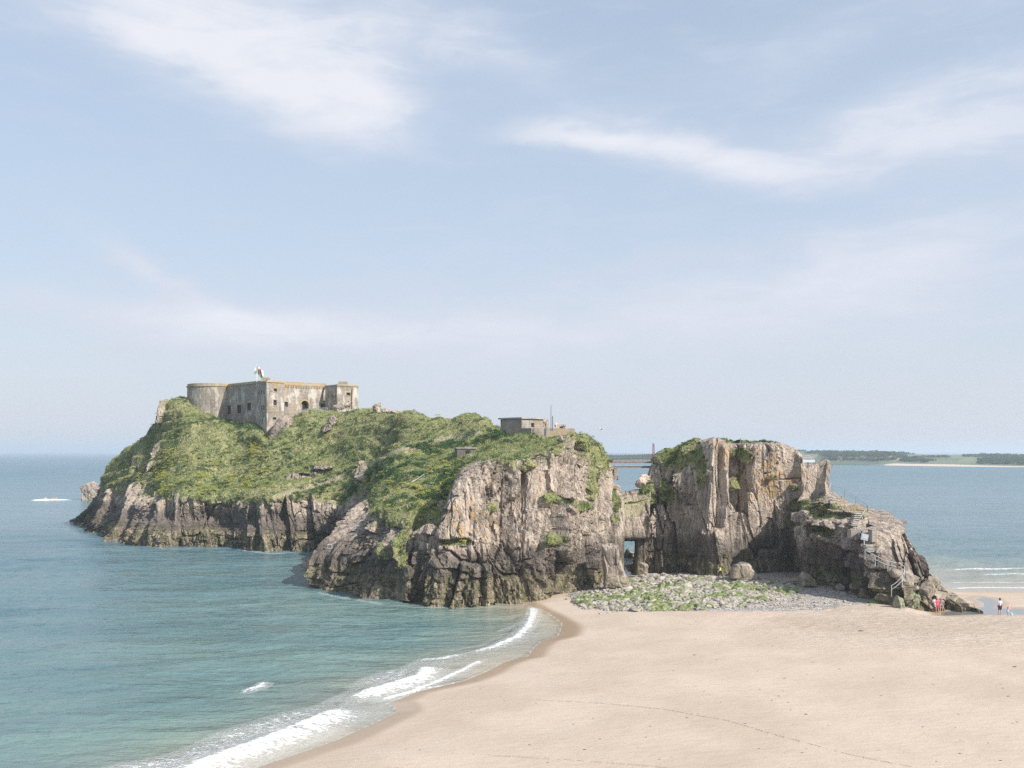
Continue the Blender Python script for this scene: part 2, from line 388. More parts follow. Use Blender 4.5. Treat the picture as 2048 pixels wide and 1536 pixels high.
# ------------------------------------------------------------------ terrain lofts
def cr_interp(P, u, uu):
    """Catmull-Rom with non-uniform finite-difference tangents along axis 0. P (n,...), u knots, uu samples"""
    n = len(u); m = np.zeros_like(P)
    for i in range(n):
        if i == 0: m[i] = (P[1]-P[0])/(u[1]-u[0])
        elif i == n-1: m[i] = (P[-1]-P[-2])/(u[-1]-u[-2])
        else:
            a = (P[i]-P[i-1])/(u[i]-u[i-1]); b_ = (P[i+1]-P[i])/(u[i+1]-u[i]); ha, hb = u[i]-u[i-1], u[i+1]-u[i]
            m[i] = (a*hb+b_*ha)/(ha+hb)
    k = np.clip(np.searchsorted(u, uu, side='right')-1, 0, n-2); h = (u[k+1]-u[k]); t = (uu-u[k])/h
    sh = (-1,)+(1,)*(P.ndim-1); t = t.reshape(sh); h = h.reshape(sh)
    return (2*t**3-3*t**2+1)*P[k]+(t**3-2*t**2+t)*h*m[k]+(-2*t**3+3*t**2)*P[k+1]+(t**3-t**2)*h*m[k+1]
def loft(ctrl, du, dv_front, back_rows=1, dv_back=1.2):
    """ctrl (S,K,4): x,y,z,grass -> dense grid (U,V,4)"""
    S, K, _ = ctrl.shape
    seg = np.linalg.norm(np.diff(ctrl[:, :, :3], axis=0), axis=2).mean(1); u = np.concatenate([[0], np.cumsum(seg)])
    segv = np.linalg.norm(np.diff(ctrl[:, :, :3], axis=1), axis=2).max(0); v = np.concatenate([[0], np.cumsum(segv)])
    segu_max = np.linalg.norm(np.diff(ctrl[:, 1:-back_rows, :3], axis=0), axis=2).max(1)
    uu = np.concatenate([np.linspace(u[i], u[i+1], max(2, int(segu_max[i]/du)), endpoint=False) for i in range(S-1)]+[[u[-1]]])
    vv = np.concatenate([np.linspace(v[j], v[j+1], max(2, int(segv[j]/(dv_front if j < K-1-back_rows else dv_back))), endpoint=False) for j in range(K-1)]+[[v[-1]]])
    G = cr_interp(ctrl, u, uu)
    G = np.moveaxis(cr_interp(np.moveaxis(G, 1, 0), v, vv), 0, 1)
    return G
def grid_faces(U, V, wrapv=False):
    i = np.arange(U*V).reshape(U, V)
    if wrapv: i = np.concatenate([i, i[:, :1]], axis=1)
    return np.stack([i[:-1, :-1], i[1:, :-1], i[1:, 1:], i[:-1, 1:]], -1).reshape(-1, 4)
def grid_normals(P, wrapv=False):
    du = np.gradient(P, axis=0)
    dv = (np.roll(P, -1, 1)-np.roll(P, 1, 1)) if wrapv else np.gradient(P, axis=1)
    n = np.cross(du, dv); return n/(np.linalg.norm(n, axis=2, keepdims=True)+1e-9)
def cells2(s_, z_, w, h, seed, p=5):
    """2D cellular pattern with block-shaped cells; returns random id, local x, local z (metres), distance to the border (0 at the border)"""
    a = s_/w; b = z_/h; f0, f1 = np.floor(a), np.floor(b); i0, i1 = f0.astype(np.int64), f1.astype(np.int64); n = len(a); zz = np.zeros(n, np.int64)
    d1 = np.full(n, 9.0, np.float32); d2 = np.full(n, 9.0, np.float32); idv = np.zeros(n, np.float32); lx = idv.copy(); lz = idv.copy()
    for k in (-1, 0, 1):
        for l in (-1, 0, 1):
            x, y = i0+k, i1+l; h1 = hsh(x, y, zz, seed); h2 = hsh(x, y, zz, seed+7)
            dx = (x+0.15+0.7*h1-a).astype(np.float32); dz = (y+0.1+0.8*h2-b).astype(np.float32); d = (np.abs(dx)**p+(np.abs(dz)*.9)**p)**(1/p)
            m = d < d1; d2 = np.where(m, d1, np.minimum(d2, d)); idv = np.where(m, (h1*7.13+h2*3.7) % 1.0, idv); lx = np.where(m, -dx*w, lx); lz = np.where(m, -dz*h, lz); d1 = np.where(m, d, d1)
    return idv, lx, lz, d2-d1
def rockify(P, N, rockw, lean=0.18, amp=1.0, S=None, Nc=None):
    """P (n,3) base, N normals, rockw 0..1 rockiness, S arc length along the cliff, Nc horizontal outward normal of the column.
    The rock is split into tall slabs: every slab is a near-plane with its own depth and twist, parted by steps and cracks."""
    z = P[:, 2]; ln = lean+0.22*vnoise(np.stack([S*.035, z*0, z*0], 1), 2)
    wob = fbm(np.stack([S*.25, z*.25, z*0], 1), 3, seed=3)*0.35
    s0 = S+ln*z+wob; z0 = z+fbm(np.stack([S*.3, z*.3, z*0+9], 1), 3, seed=4)*0.7+0.10*S
    r = lambda idv, q: ((idv*q) % 1.0)*2-1
    idv, lx, lz, bd = cells2(s0, z0, 5.2, 13.0, 1); bx = smooth(P[:, 0], 38.0, 41.0)*smooth(-P[:, 1], -136, -131); d = r(idv, 17.3)*1.3+lx*(r(idv, 31.7)*0.45-.35*bx)+lz*r(idv, 53.1)*0.05; d -= (1-smooth(bd, 0, .05))*(r(idv, 91.7) > -.3)*0.9
    zj = r(idv, 71.3)*0.5-.3
    idv, lx, lz, bd = cells2(s0+3, z0+2, 1.9, 6.5, 11); d += r(idv, 17.3)*0.46*(1+.3*bx)+lx*(r(idv, 31.7)*0.40-.75*bx)+lz*r(idv, 53.1)*(0.05+.15*bx); zj = zj+r(idv, 71.3)*0.45; d -= (1-smooth(bd, 0, .07))*(r(idv, 91.7) > -.3)*0.55
    idv, lx, lz, bd = cells2(s0+7, z0+5, 0.75, 2.4, 21); d3 = r(idv, 17.3)*0.20*(1+bx)+lx*(r(idv, 31.7)*0.48-.4*bx)+lz*r(idv, 53.1)*0.08; d += d3*(1-.55*smooth(P[:, 0], 26, 28)*(P[:, 1] > 134)); d -= (1-smooth(bd, 0, .10))*(r(idv, 91.7) > .2)*0.16
    flat = smooth(P[:, 0], 24, 27)*(1-smooth(P[:, 0], 44, 46))*smooth(P[:, 1], 133.5, 135.5)
    idv, lx, lz, bd = cells2(s0+17, z0+3, 1.5, 1.7, 31, 4); blk = np.clip(.8*bx+.55*(1-smooth(z, 4, 7)), 0, .8)*(1-flat)
    d += blk*(r(idv, 17.3)*0.42+lx*(r(idv, 31.7)*.4-.3*bx)+lz*(r(idv, 53.1)*.35-.25)-(1-smooth(bd, 0, .09))*.3)
    f1, f2, idv, pl = worley(P*np.array([2.2, 2.2, 1.3])+5, 4); chunky = smooth(fbm(P*0.15, 2, seed=27), -.15, .35)
    d += ((idv-0.5)*0.16+pl*0.30)*(.35+chunky)*(1-.6*flat)
    d += fbm(P*np.array([1.5, 1.5, 0.8]), 3, 0.55, seed=8)*0.07+fbm(P*0.12, 2, seed=21)*0.7
    g = fbm(P*0.30, 3, seed=31)*0.55+fbm(P*0.9, 4, 0.6, seed=33)*0.22+fbm(P*0.11, 2, seed=35)*1.0
    tr = (z-0.22*P[:, 0])*0.45+1.2*vnoise(P*0.06, 37); fr = tr-np.floor(tr); g += (np.minimum(fr/.75, (1-fr)/.25)-.5)*0.55      # sheep-track terraces in the turf
    Nd = N*(1-rockw[:, None])+Nc*rockw[:, None]
    ac = W(1260, 1110, 143); ar = ((P[:, 0]-ac[0])/2.6)**2+((P[:, 1]-ac[1])/12)**2+((P[:, 2]-ac[2])/6.5)**2
    amp = amp*(1-0.5*np.exp(-((P[:, 0]-14.5)/2.5)**2-((P[:, 1]-145)/12)**2))*(1+.55*np.exp(-((P[:, 0]+20)/6)**2-((P[:, 1]-128)/12)**2))*(1+.5*np.exp(-((P[:, 0]-23)/3)**2-((P[:, 1]-145)/10)**2)+.45*bx)*(1-.5*smooth(P[:, 0], 40, 42)*smooth(P[:, 1], 133, 136))
    tot = (rockw*d*amp+(1-rockw)*g)*smooth(ar, 0.3, 1.3)
    Q = P+Nd*tot[:, None]; Q[:, 2] += rockw*zj*amp*(1-.7*bx)*smooth(z, 6, 13)*smooth(ar, 0.8, 2.0); return Q
def col_param(G, k0=.15, k1=.55, wrap=False):
    """arc length and smoothed horizontal outward normal for every column of a loft grid"""
    U, V, _ = G.shape; m = G[:, int(V*k0):max(int(V*k1), int(V*k0)+2), :2].mean(1); dd = np.gradient(m, axis=0); L = np.hypot(dd[:, 0], dd[:, 1]); S = np.cumsum(L)
    n = np.stack([dd[:, 1], -dd[:, 0]], 1)/(L[:, None]+1e-6); k = np.ones(25)/25; n = np.stack([np.convolve(np.pad(n[:, i], 12, 'edge'), k, 'valid') for i in (0, 1)], 1); n /= np.linalg.norm(n, axis=1, keepdims=True)+1e-6
    if (n[:, 1] > 0).mean() > .5: n = -n
    n = np.concatenate([n, np.zeros((U, 1))], 1)
    return np.repeat(S, V), np.repeat(n, V, 0)
terr = []       # (verts, tri/quad faces) for ray casting and scattering
def pix(P):
    return CX+F*P[:, 0]/P[:, 1], HY-F*(P[:, 2]-CH)/P[:, 1]
PATH = np.array([W(*q)[[0, 2]] for q in [(560,992,189),(640,966,191),(700,948,192),(760,918,189),(830,893,182),(895,874,175),(960,866,170)]])
def path_dist(P):
    best = np.full(len(P), 1e9)
    for a_, b_ in zip(PATH, PATH[1:]):
        e = b_-a_; q = np.clip(((P[:, 0]-a_[0])*e[0]+(P[:, 2]-a_[1])*e[1])/(e@e), 0, 1); best = np.minimum(best, np.hypot(P[:, 0]-a_[0]-q*e[0], P[:, 2]-a_[1]-q*e[1]))
    return best
def build_loft(name, stations, du, dv, patches=(), lean=0.18, amp=1.0, back=True, lich=(), flip=False, bk=(14, 26, 32)):
    ctrl = []
    for st in stations:
        pts = []
        rows = st
        x, y, z = W(*rows[0][:3]); pts.append((x, y-0.8, -3.0, 0.0))
        for r in rows: pts.append((*W(*r[:3]), r[3]))
        if back:
            x, y, z = pts[-1][:3]; pts.append((x+.3, y+bk[0], z-0.6, 1.0)); pts.append((x+.6, y+bk[1], z*0.35, 0.3)); pts.append((x+.6, y+bk[2], -4, 0))
        ctrl.append(pts)
    ctrl = np.array(ctrl); G = loft(ctrl, du, dv, 3 if back else 1)
    U, V, _ = G.shape; N = grid_normals(G[:, :, :3])
    if N[U//2, V//4, 1] > 0: N = -N
    P = G[:, :, :3].reshape(-1, 3).copy(); N = N.reshape(-1, 3); g = np.clip(G[:, :, 3].reshape(-1), 0, 1)
    g = g+0.42*fbm(P*np.array([.26, .26, .16]), 4, 0.6, seed=51)
    for (px, py, D, rx, rz, val) in patches:
        c = W(px, py, D); s = D/F
        rr = ((P[:, 0]-c[0])/(rx*s))**2+((P[:, 2]-c[2])/(rz*s))**2+((P[:, 1]-c[1])/18)**2
        rr = rr+0.8*fbm(P*0.8, 3, seed=77)
        wgt = 1-smooth(rr, 0.6, 1.3); g = g*(1-wgt)+val*wgt
    rockw = 1-smooth(g, 0.35, 0.62)
    Sx, Nc = col_param(G); P = rockify(P, N, rockw, lean, amp, Sx, Nc)
    li = np.zeros(len(P))
    for (px, py, D, rx, rz, val) in lich:
        c = W(px, py, D); s = D/F
        rr = ((P[:, 0]-c[0])/(rx*s))**2+((P[:, 2]-c[2])/(rz*s))**2+((P[:, 1]-c[1])/12)**2; li = np.maximum(li, val*np.exp(-rr))
    pa_ = np.zeros(len(P))
    for (px, py, D, rx, rz, val) in PALE:
        c = W(px, py, D); s = D/F
        rr = ((P[:, 0]-c[0])/(rx*s))**2+((P[:, 2]-c[2])/(rz*s))**2+((P[:, 1]-c[1])/10)**2; pa_ = np.maximum(pa_, val*np.exp(-rr))
    fc = grid_faces(U, V)
    if not flip: fc = fc[:, ::-1]
    me = mesh_np(name, P, fc, {'grass': g, 'lichen': li, 'pale': pa_, 'path': np.minimum(path_dist(P), 5)}, smoothf=False)
    o = mk(name, me, rock_m); terr.append((P, fc, g)); return o
PALE = [(930,985,122,30,40,1.1),(950,1090,119,50,60,.9),(1040,1060,121,60,60,.6),(1170,990,134,40,60,.6),(1440,980,138,26,100,1.0),(1540,980,140,80,90,1.0),(1625,955,140,40,40,1.0),(1480,1090,138,60,30,.6),(1700,1060,122,60,50,.7),(1790,1100,114,50,60,.7),(1100,950,130,60,50,.6)]
def st(*rows): return rows
# rows: (px, py, distance, grass) from the foot of the cliff to the ridge
AB = [
 st((150,1046,262,0),(172,1032,262,0),(200,1005,262,0),(215,975,262,.3),(240,930,260,.6),(275,895,258,.8),(330,855,255,.9)),
 st((160,1050,245,0),(176,1038,243,0),(194,1010,240,.1),(206,975,238,.45),(226,930,236,.7),(260,895,234,.8),(319,850,232,.8)),
 st((195,1066,221,0),(215,1050,219,0),(240,1008,222,.1),(255,965,226,.6),(275,920,228,.9),(305,872,228,.9),(331,808,229,.5)),
 st((245,1086,197,0),(262,1060,198,0),(285,1018,203,0),(300,985,207,.5),(320,930,214,1),(345,860,220,1),(358,800,227,.9)),
 st((330,1094,188,0),(335,1064,188.5,0),(345,1038,193,0),(350,1002,192.5,.5),(370,945,203,1),(390,885,212,1),(396,829,221,1)),
 st((440,1093,190,0),(440,1064,189.5,0),(440,1040,194.5,0),(442,1005,193,.5),(450,955,202,1),(460,890,211,1),(465,850,217,1)),
 st((500,1098,185,0),(500,1070,185,0),(500,1042,189,0),(500,1008,187.5,.5),(505,955,199,1),(508,895,207,1),(511,855,212,1)),
 st((540,1104,180,0),(540,1072,180,0),(540,1042,184,0),(540,1008,183.5,.5),(545,960,195,1),(546,915,202,1),(540,874,208,1)),
 st((580,1103,180,0),(581,1072,180,0),(581,1040,184,0),(582,1007,184.5,.5),(588,957,194,1),(592,885,205,1),(592,835,212,1)),
 st((620,1103,181,0),(622,1070,182,0),(622,1035,184,0),(625,1006,187,.5),(630,955,194,1),(640,885,204,1),(648,826,213,1)),
 st((690,1098,182,0),(690,1070,182,0),(692,1035,184,0),(698,1000,186,.5),(705,940,192,1),(712,870,200,1),(722,822,208,1)),
 st((765,1105,168,0),(760,1080,168,0),(748,1030,170,.1),(748,985,174,.5),(762,930,183,1),(778,872,192,1),(790,826,200,1)),
 st((638,1180,130,0),(645,1135,130.8,0),(667,1092,132,0),(720,1049,135.5,.25),(772,975,153,1),(830,892,177,1),(850,838,191,1)),
 st((700,1195,124,0),(702,1150,124.6,0),(727,1098,125.6,0),(758,1043,130.5,.5),(814,963,150,1),(870,895,174,1),(890,848,186,1)),
 st((790,1208,118,0),(790,1150,118.6,0),(793,1098,119.5,0),(802,1055,123.5,.55),(858,968,145,1),(915,892,169,1),(935,836,184,1)),
 st((832,1204,123,0),(832,1150,123.5,0),(834,1100,124.2,0),(841,1046,126.5,.6),(882,968,145,1),(935,890,164,1),(960,842,178,1)),
 st((856,1211,117,0),(856,1160,117.4,0),(862,1100,118.6,0),(876,1040,121,.25),(912,968,139,1),(957,905,157,1),(985,857,172,1)),
 st((940,1209,117,0),(940,1150,117.5,0),(932,1070,119,0),(926,970,122,.1),(952,937,135,1),(1000,888,155,1),(1030,868,163,1)),
 st((1010,1200,119,0),(1008,1130,119.5,0),(1005,1040,121.5,0),(1008,940,125.5,.35),(1030,917,135,1),(1045,893,149,1),(1060,872,160,1)),
 st((1060,1200,119,0),(1060,1120,119.6,0),(1060,1040,121.5,0),(1065,940,125.5,.35),(1080,909,136,1),(1090,888,148,1),(1100,873,158,1)),
 st((1110,1195,121,0),(1110,1110,121.6,0),(1110,1010,124.5,0),(1110,924,128.5,.35),(1120,898,138,1),(1130,883,147,1),(1140,869,158,1)),
 st((1140,1190,124,0),(1140,1110,124.8,0),(1140,1010,127.5,0),(1142,904,132,.25),(1150,888,139,.8),(1158,877,147,.9),(1165,870,155,1)),
 st((1172,1180,129,0),(1175,1100,129.5,0),(1175,1000,132.5,0),(1172,925,137,.45),(1180,899,143,1),(1183,887,148,1),(1186,880,154,1)),
 st((1192,1178,134,0),(1194,1100,134.6,0),(1198,1010,137,0),(1200,958,140.5,.3),(1206,930,146,.8),(1209,915,150,.8),(1212,905,154,.8)),
 st((1208,1165,139,0),(1209,1100,139,0),(1212,1010,142,0),(1217,964,146,.1),(1220,950,149,.2),(1221,938,151,.3),(1216,924,155,.4)),
 st((1200,1150,152,0),(1200,1080,153,0),(1202,1000,155,0),(1206,965,158,.1),(1208,950,160,.2),(1208,940,162,.3),(1206,932,165,.4)),
]
patchesAB = [(1103,1077,124,16,14,1),(1160,1010,135,34,9,.9),(1130,1000,132,18,8,.9),(1180,960,142,10,40,.95),(1095,990,131,16,8,.8),(915,1078,122,34,8,.75),
             (820,1085,128,22,38,.95),(775,1090,131,10,20,.6),(880,1030,130,20,14,.9),(1150,905,145,10,22,.2),(1110,950,137,14,14,.15),
             (305,900,216,10,14,-.2),(292,925,215,14,12,-.2),(255,950,222,10,18,.0),(250,920,228,10,10,.1),(655,855,206,10,9,-.3),(600,950,196,40,5,.0),(640,935,197,30,4,.05),
             (845,910,170,6,6,.2),(720,950,186,9,30,.25),(690,1000,186,20,12,.6),(1060,925,138,16,6,.9),(985,1012,128,12,8,.75),(330,825,227,8,24,-.2),
             (960,1145,119,14,6,.4),(415,1065,190,40,12,.42),(610,1080,181,40,10,.36),(450,1085,190,70,6,.3)]
lichAB = [(930,1020,126,50,40,1.2),(960,1060,123,60,30,1.0),(1080,1000,132,70,50,.7),(900,1000,128,30,30,1.2),(1000,1110,121,60,20,.7),(1120,930,138,40,30,.7)]
island = tag(build_loft("island", AB, 0.19, 0.17, patchesAB, 0.10, 1.0, True, lichAB), kind='structure')
# right-hand stack
DD = [
 st((1292,1150,158,0),(1292,1100,158,0),(1294,1080,158,0),(1298,1040,158,0),(1300,1005,159,.1),(1302,980,160,.3),(1304,972,162,.4)),
 st((1277,1146,143,0),(1278,1100,143,0),(1279,1078,143,0),(1282,1040,143.5,0),(1289,1000,144.5,.2),(1298,972,147,.6),(1308,964,151,.7)),
 st((1298,1142,143.5,0),(1299,1095,143,0),(1301,1055,143,0),(1305,1005,144,.1),(1309,950,146,.1),(1314,913,148,.5),(1322,908,152,1)),
 st((1335,1140,143.5,0),(1335,1090,143,0),(1337,1040,143,0),(1340,990,144,.2),(1345,935,145,.3),(1348,907,147,.8),(1352,903,152,1)),
 st((1370,1140,142,0),(1370,1090,141,0),(1372,1040,141,0),(1374,990,141,.1),(1376,935,142,.4),(1378,903,144,.8),(1382,896,150,1)),
 st((1400,1141,139,0),(1402,1090,139,0),(1406,1040,139,0),(1408,990,139.5,0),(1408,930,140,.3),(1404,892,142,.5),(1405,888,148,.6)),
 st((1424,1142,137,0),(1424,1090,137.2,0),(1419,1045,137.5,0),(1421,990,137.5,0),(1424,930,138,0),(1428,886,139.5,.2),(1430,881,146,.4)),
 st((1458,1142,137.2,0),(1458,1092,137.4,0),(1457,1045,138,0),(1457,990,138.5,0),(1457,930,139,0),(1458,887,140,.2),(1460,882,146,.4)),
 st((1485,1142,139.5,0),(1482,1095,140,0),(1475,1045,141,0),(1472,990,141.5,0),(1470,930,142.5,.3),(1474,892,143.5,.4),(1476,887,148,.4)),
 st((1520,1140,141,0),(1515,1090,141,0),(1510,1040,140.5,0),(1507,990,140,0),(1505,930,139.8,0),(1510,890,140.5,.2),(1512,884,146,.3)),
 st((1562,1138,142.5,0),(1556,1090,142,0),(1550,1040,141.3,0),(1546,990,140.5,0),(1543,930,140,0),(1546,889,140.5,.1),(1546,884,145,.3)),
 st((1600,1148,142,0),(1597,1100,142,0),(1592,1045,141.8,0),(1589,990,141.4,0),(1587,940,141,0),(1584,905,141.5,.1),(1582,902,146,.2)),
 st((1612,1156,136,0),(1608,1110,136.5,0),(1606,1060,137.5,0),(1608,1015,139,.1),(1612,960,140.6,0),(1612,934,141,0),(1609,931,145,.1)),
 st((1622,1160,129.5,0),(1618,1110,129.8,0),(1614,1060,130.5,0),(1614,1020,132.5,.4),(1629,990,139.6,.1),(1632,933,140.8,0),(1629,930,145,.1)),
 st((1656,1168,127.5,0),(1652,1118,128,0),(1643,1062,128.8,0),(1640,1012,131,.4),(1648,986,139,.1),(1652,929,140,0),(1647,925,144,0)),
 st((1668,1172,123.5,0),(1665,1122,124,0),(1658,1070,125,0),(1652,1025,127.5,.3),(1658,998,136.5,.2),(1659,958,139.5,0),(1656,954,143,0)),
 st((1702,1180,122,0),(1697,1130,122.4,0),(1687,1080,123.2,0),(1674,1034,125,.25),(1664,998,130,.2),(1660,983,135,.1),(1658,976,140,.1)),
 st((1730,1188,121,0),(1727,1140,121.4,0),(1719,1095,122.2,0),(1706,1050,123.5,.15),(1694,1016,127,.2),(1688,1003,131,.3),(1683,998,136,.2)),
 st((1742,1192,115.5,0),(1739,1145,116,0),(1731,1100,117.3,0),(1720,1060,119,.1),(1710,1025,123.5,.2),(1703,1013,128,.3),(1697,1006,133,.2)),
 st((1786,1203,114,0),(1781,1158,114.3,0),(1774,1118,115,0),(1765,1078,116.3,0),(1756,1045,119,.1),(1751,1032,122.5,.1),(1745,1026,128,.1)),
 st((1798,1206,111.2,0),(1792,1163,111.8,0),(1785,1124,112.9,0),(1777,1086,114.5,0),(1769,1053,117.5,0),(1763,1037,121,0),(1757,1031,127,0)),
 st((1840,1212,110,0),(1830,1178,110.4,0),(1817,1142,111.4,0),(1806,1112,112.8,0),(1797,1081,115,0),(1792,1061,118,0),(1784,1044,124,0)),
 st((1882,1214,109.5,0),(1872,1194,110.1,0),(1857,1168,111.2,0),(1844,1138,112.7,0),(1836,1112,114.6,0),(1829,1096,117,0),(1816,1083,121,0)),
 st((1925,1218,109,0),(1912,1206,110,0),(1893,1192,111.5,0),(1878,1178,113,0),(1868,1165,115,0),(1858,1152,117,0),(1850,1143,120,0)),
 st((1962,1224,108.5,0),(1948,1218,109.5,0),(1932,1211,111,0),(1918,1203,113,0),(1907,1197,115,0),(1897,1192,117,0),(1888,1188,119,0)),
 st((1985,1240,108.5,0),(1975,1238,109.5,0),(1965,1236,111,0),(1955,1234,113,0),(1945,1232,115,0),(1935,1230,117,0),(1925,1228,119,0)),
]
patchesD = [(1332,980,144,14,26,.9),(1352,918,145,26,8,.75),(1398,925,141,10,16,.75),(1404,935,139.5,8,40,.7),(1463,965,140,7,14,.9),(1470,905,143,10,10,.7),(1490,910,141.5,8,16,.8),(1448,1000,139,6,6,.2),
            (1630,1015,134,22,16,.95),(1620,1050,133,18,10,.8),(1690,1025,126,20,8,.6),(1592,975,140,7,6,.8),(1300,990,144,12,30,.9),(1655,1062,129,14,8,.6),(1545,955,141,8,5,.7)]
lichD = [(1450,910,140,30,30,1.4),(1540,960,141,60,60,1.2),(1620,960,139,50,30,1.0),(1700,1020,128,60,50,.8),(1330,925,146,30,20,.9),(1640,1120,130,50,40,.9)]
stack = tag(build_loft("cliff", DD, 0.15, 0.15, patchesD, 0.0, 0.75, True, lichD, bk=(2, 5, 8)), kind='structure')
# rock wall between island and stack: left pillar
CC = [
 st((1200,1172,137,0),(1200,1110,138.5,0),(1200,1060,139.5,0),(1203,1015,141,0),(1207,985,143,.5),(1212,970,146,.6),(1218,965,150,.5)),
 st((1222,1160,138,0),(1223,1110,138.5,0),(1224,1060,139.5,0),(1226,1015,141,.1),(1230,992,143,.4),(1235,976,146,.3),(1238,972,150,.2)),
 st((1243,1152,139,0),(1243,1110,139.5,0),(1244,1065,140,0),(1245,1025,141,.2),(1246,1000,143,.4),(1245,986,146,.2),(1243,982,149,.2)),
 st((1230,1150,147,0),(1230,1110,147,0),(1231,1060,147.5,0),(1232,1015,148,.2),(1233,995,148.5,.2),(1233,988,149,.2),(1233,984,150,.2)),
]
pillar = tag(build_loft("rock_saddle", CC, 0.15, 0.15, [(1225,1000,141,14,22,.95),(1230,1040,140,14,14,.5)], 0.03, 0.3, bk=(1, 3, 5)), kind='structure')
# lintel over the arch (closed section)
def lintel():
    secs = []
    for px, top, bot, g in [(1232, 990, 1078, .3), (1246, 984, 1078, .3), (1258, 982, 1078, .3), (1270, 981, 1078, .3), (1284, 975, 1078, .5), (1300, 965, 1078, .5)]:
        D0, D1 = 141.5, 149.0
        secs.append([(*W(px, bot, D0+.5), 0), (*W(px, bot-2, D0+.1), 0), (*W(px, bot-10, D0), 0), (*W(px, bot-40, D0), .1), (*W(px, (top+bot)/2, D0+.5), .38), (*W(px, top+16, D0+2), g+.2), (*W(px, top, D0+4.2), g), (*W(px, top, D1), g), (*W(px, (top+bot)/2, D1+1), .1), (*W(px, bot-6, D1), 0), (*W(px, bot, D1-.4), 0), (*W(px, bot, (D0+D1)/2), 0)])
    ctrl = np.array(secs); ctrl = np.concatenate([ctrl, ctrl[:, :1]], 1)
    G = loft(ctrl, .15, .15, 1, .3); U, V, _ = G.shape; N = grid_normals(G[:, :, :3]); P = G[..., :3].reshape(-1, 3)
    cen = np.array([(1262-CX)*145/F, 145, CH-(1025-HY)*145/F]); N = N.reshape(-1, 3); sg = np.sign(((P-cen)*N).sum(1).mean()); N = N*sg
    g = G[..., 3].reshape(-1)+.3*fbm(P*.3, 3, seed=51); Sx = P[:, 0].copy(); Nc = N*np.array([1, 1, 0.0]); Nc = Nc/(np.linalg.norm(Nc, axis=1, keepdims=True)+.3); P = rockify(P, N, 1-smooth(g, .35, .62), .03, 0.55, Sx, Nc)
    fc = grid_faces(U, V); fc = fc if sg > 0 else fc[:, ::-1]
    o = mk("rock_arch", mesh_np("rock_arch", P, fc, {'grass': g, 'lichen': g*0}), rock_m); terr.append((P, fc, g)); return tag(o, kind='structure')
lintel()

# ------------------------------------------------------------------ ground and sea
shore_px = [(300,1640),(420,1575),(520,1535),(600,1508),(678,1481),(742,1452),(801,1424),(797,1412),(782,1406),(834,1383),(890,1371),(936,1360),(975,1344),(1010,1326),(1040,1316),(1061,1313),
            (1072,1296),(1088,1282),(1108,1276),(1121,1272),(1126,1260),(1129,1246),(1116,1236),(1100,1227),(1090,1222),(1077,1217),(1050,1206),(1000,1196)]
land = [W(px, py, CH*F/(py-HY))[:2] for px, py in shore_px]
land += [np.array(q) for q in [(1.5, 122), (4, 130), (12, 137), (17, 147), (24, 158), (42, 158), (50, 148), (52, 136), (58, 129), (70, 128.3), (85, 127.6), (120, 128), (260, 135), (400, 0), (260, -80), (-40, -80), (-40, 20)]]
land = np.array(land)
def poly_sd(X, Y, poly, closed=True):
    """signed distance, positive inside"""
    d = np.full(X.shape, 1e9); ins = np.zeros(X.shape, bool); n = len(poly)
    for i in range(n if closed else n-1):
        a = poly[i]; b_ = poly[(i+1) % n]; e = b_-a; L = (e@e)
        t = np.clip(((X-a[0])*e[0]+(Y-a[1])*e[1])/L, 0, 1)
        d = np.minimum(d, (X-a[0]-t*e[0])**2+(Y-a[1]-t*e[1])**2)
        if closed:
            c = ((a[1] > Y) != (b_[1] > Y)); xi = a[0]+(Y-a[1])*e[0]/(e[1] if abs(e[1]) > 1e-9 else 1e-9); ins ^= c & (X < xi)
    d = np.sqrt(d)
    return np.where(ins, d, -d) if closed else d
def axis(a, b, step, lo, hi):
    core = np.arange(a, b+step/2, step); l = [core[0]]; s = step
    while l[-1] > lo: s *= 1.35; l.append(l[-1]-s)
    r = [core[-1]]; s = step
    while r[-1] < hi: s *= 1.35; r.append(r[-1]+s)
    return np.concatenate([np.array(l[1:])[::-1], core, np.array(r[1:])])
# --- ground sheet
gx = axis(-30, 85, 0.3, -60000, 60000); gy = axis(48, 160, 0.3, -300, 60000)
X, Y = np.meshgrid(gx, gy, indexing='ij'); Xf, Yf = X.ravel(), Y.ravel()
sd = poly_sd(Xf, Yf, land)
nearm = (np.abs(Xf) < 120) & (Yf < 200) & (Yf > 20)
P3 = np.stack([Xf, Yf, Xf*0], 1)
fb = np.zeros(len(Xf)); fb[nearm] = fbm(P3[nearm]*0.09, 3, seed=60)
fine = np.zeros(len(Xf)); fine[nearm] = fbm(P3[nearm]*0.7, 4, 0.6, seed=62)
Z = np.where(sd > 0, 1.35*(1-np.exp(-sd/17.0)), sd*0.10)
Z = np.maximum(Z, -4.0)+np.where(sd > 0, np.clip(sd/8, 0, 1), 0)*(fb*0.16+fine*0.02)
# ripples in the damp sand on the right
rip = smooth(Xf, 14, 34)*smooth(Yf, 78, 92)*(1-smooth(Yf, 106, 112))*nearm
rp = np.zeros(len(Xf)); mm = rip > 0.01
rp[mm] = fbm(np.stack([Xf[mm]*0.55, Yf[mm]*1.5+0.4*Xf[mm], Xf[mm]*0], 1), 3, 0.55, seed=64, ridge=True); Z += rip*rp*0.06
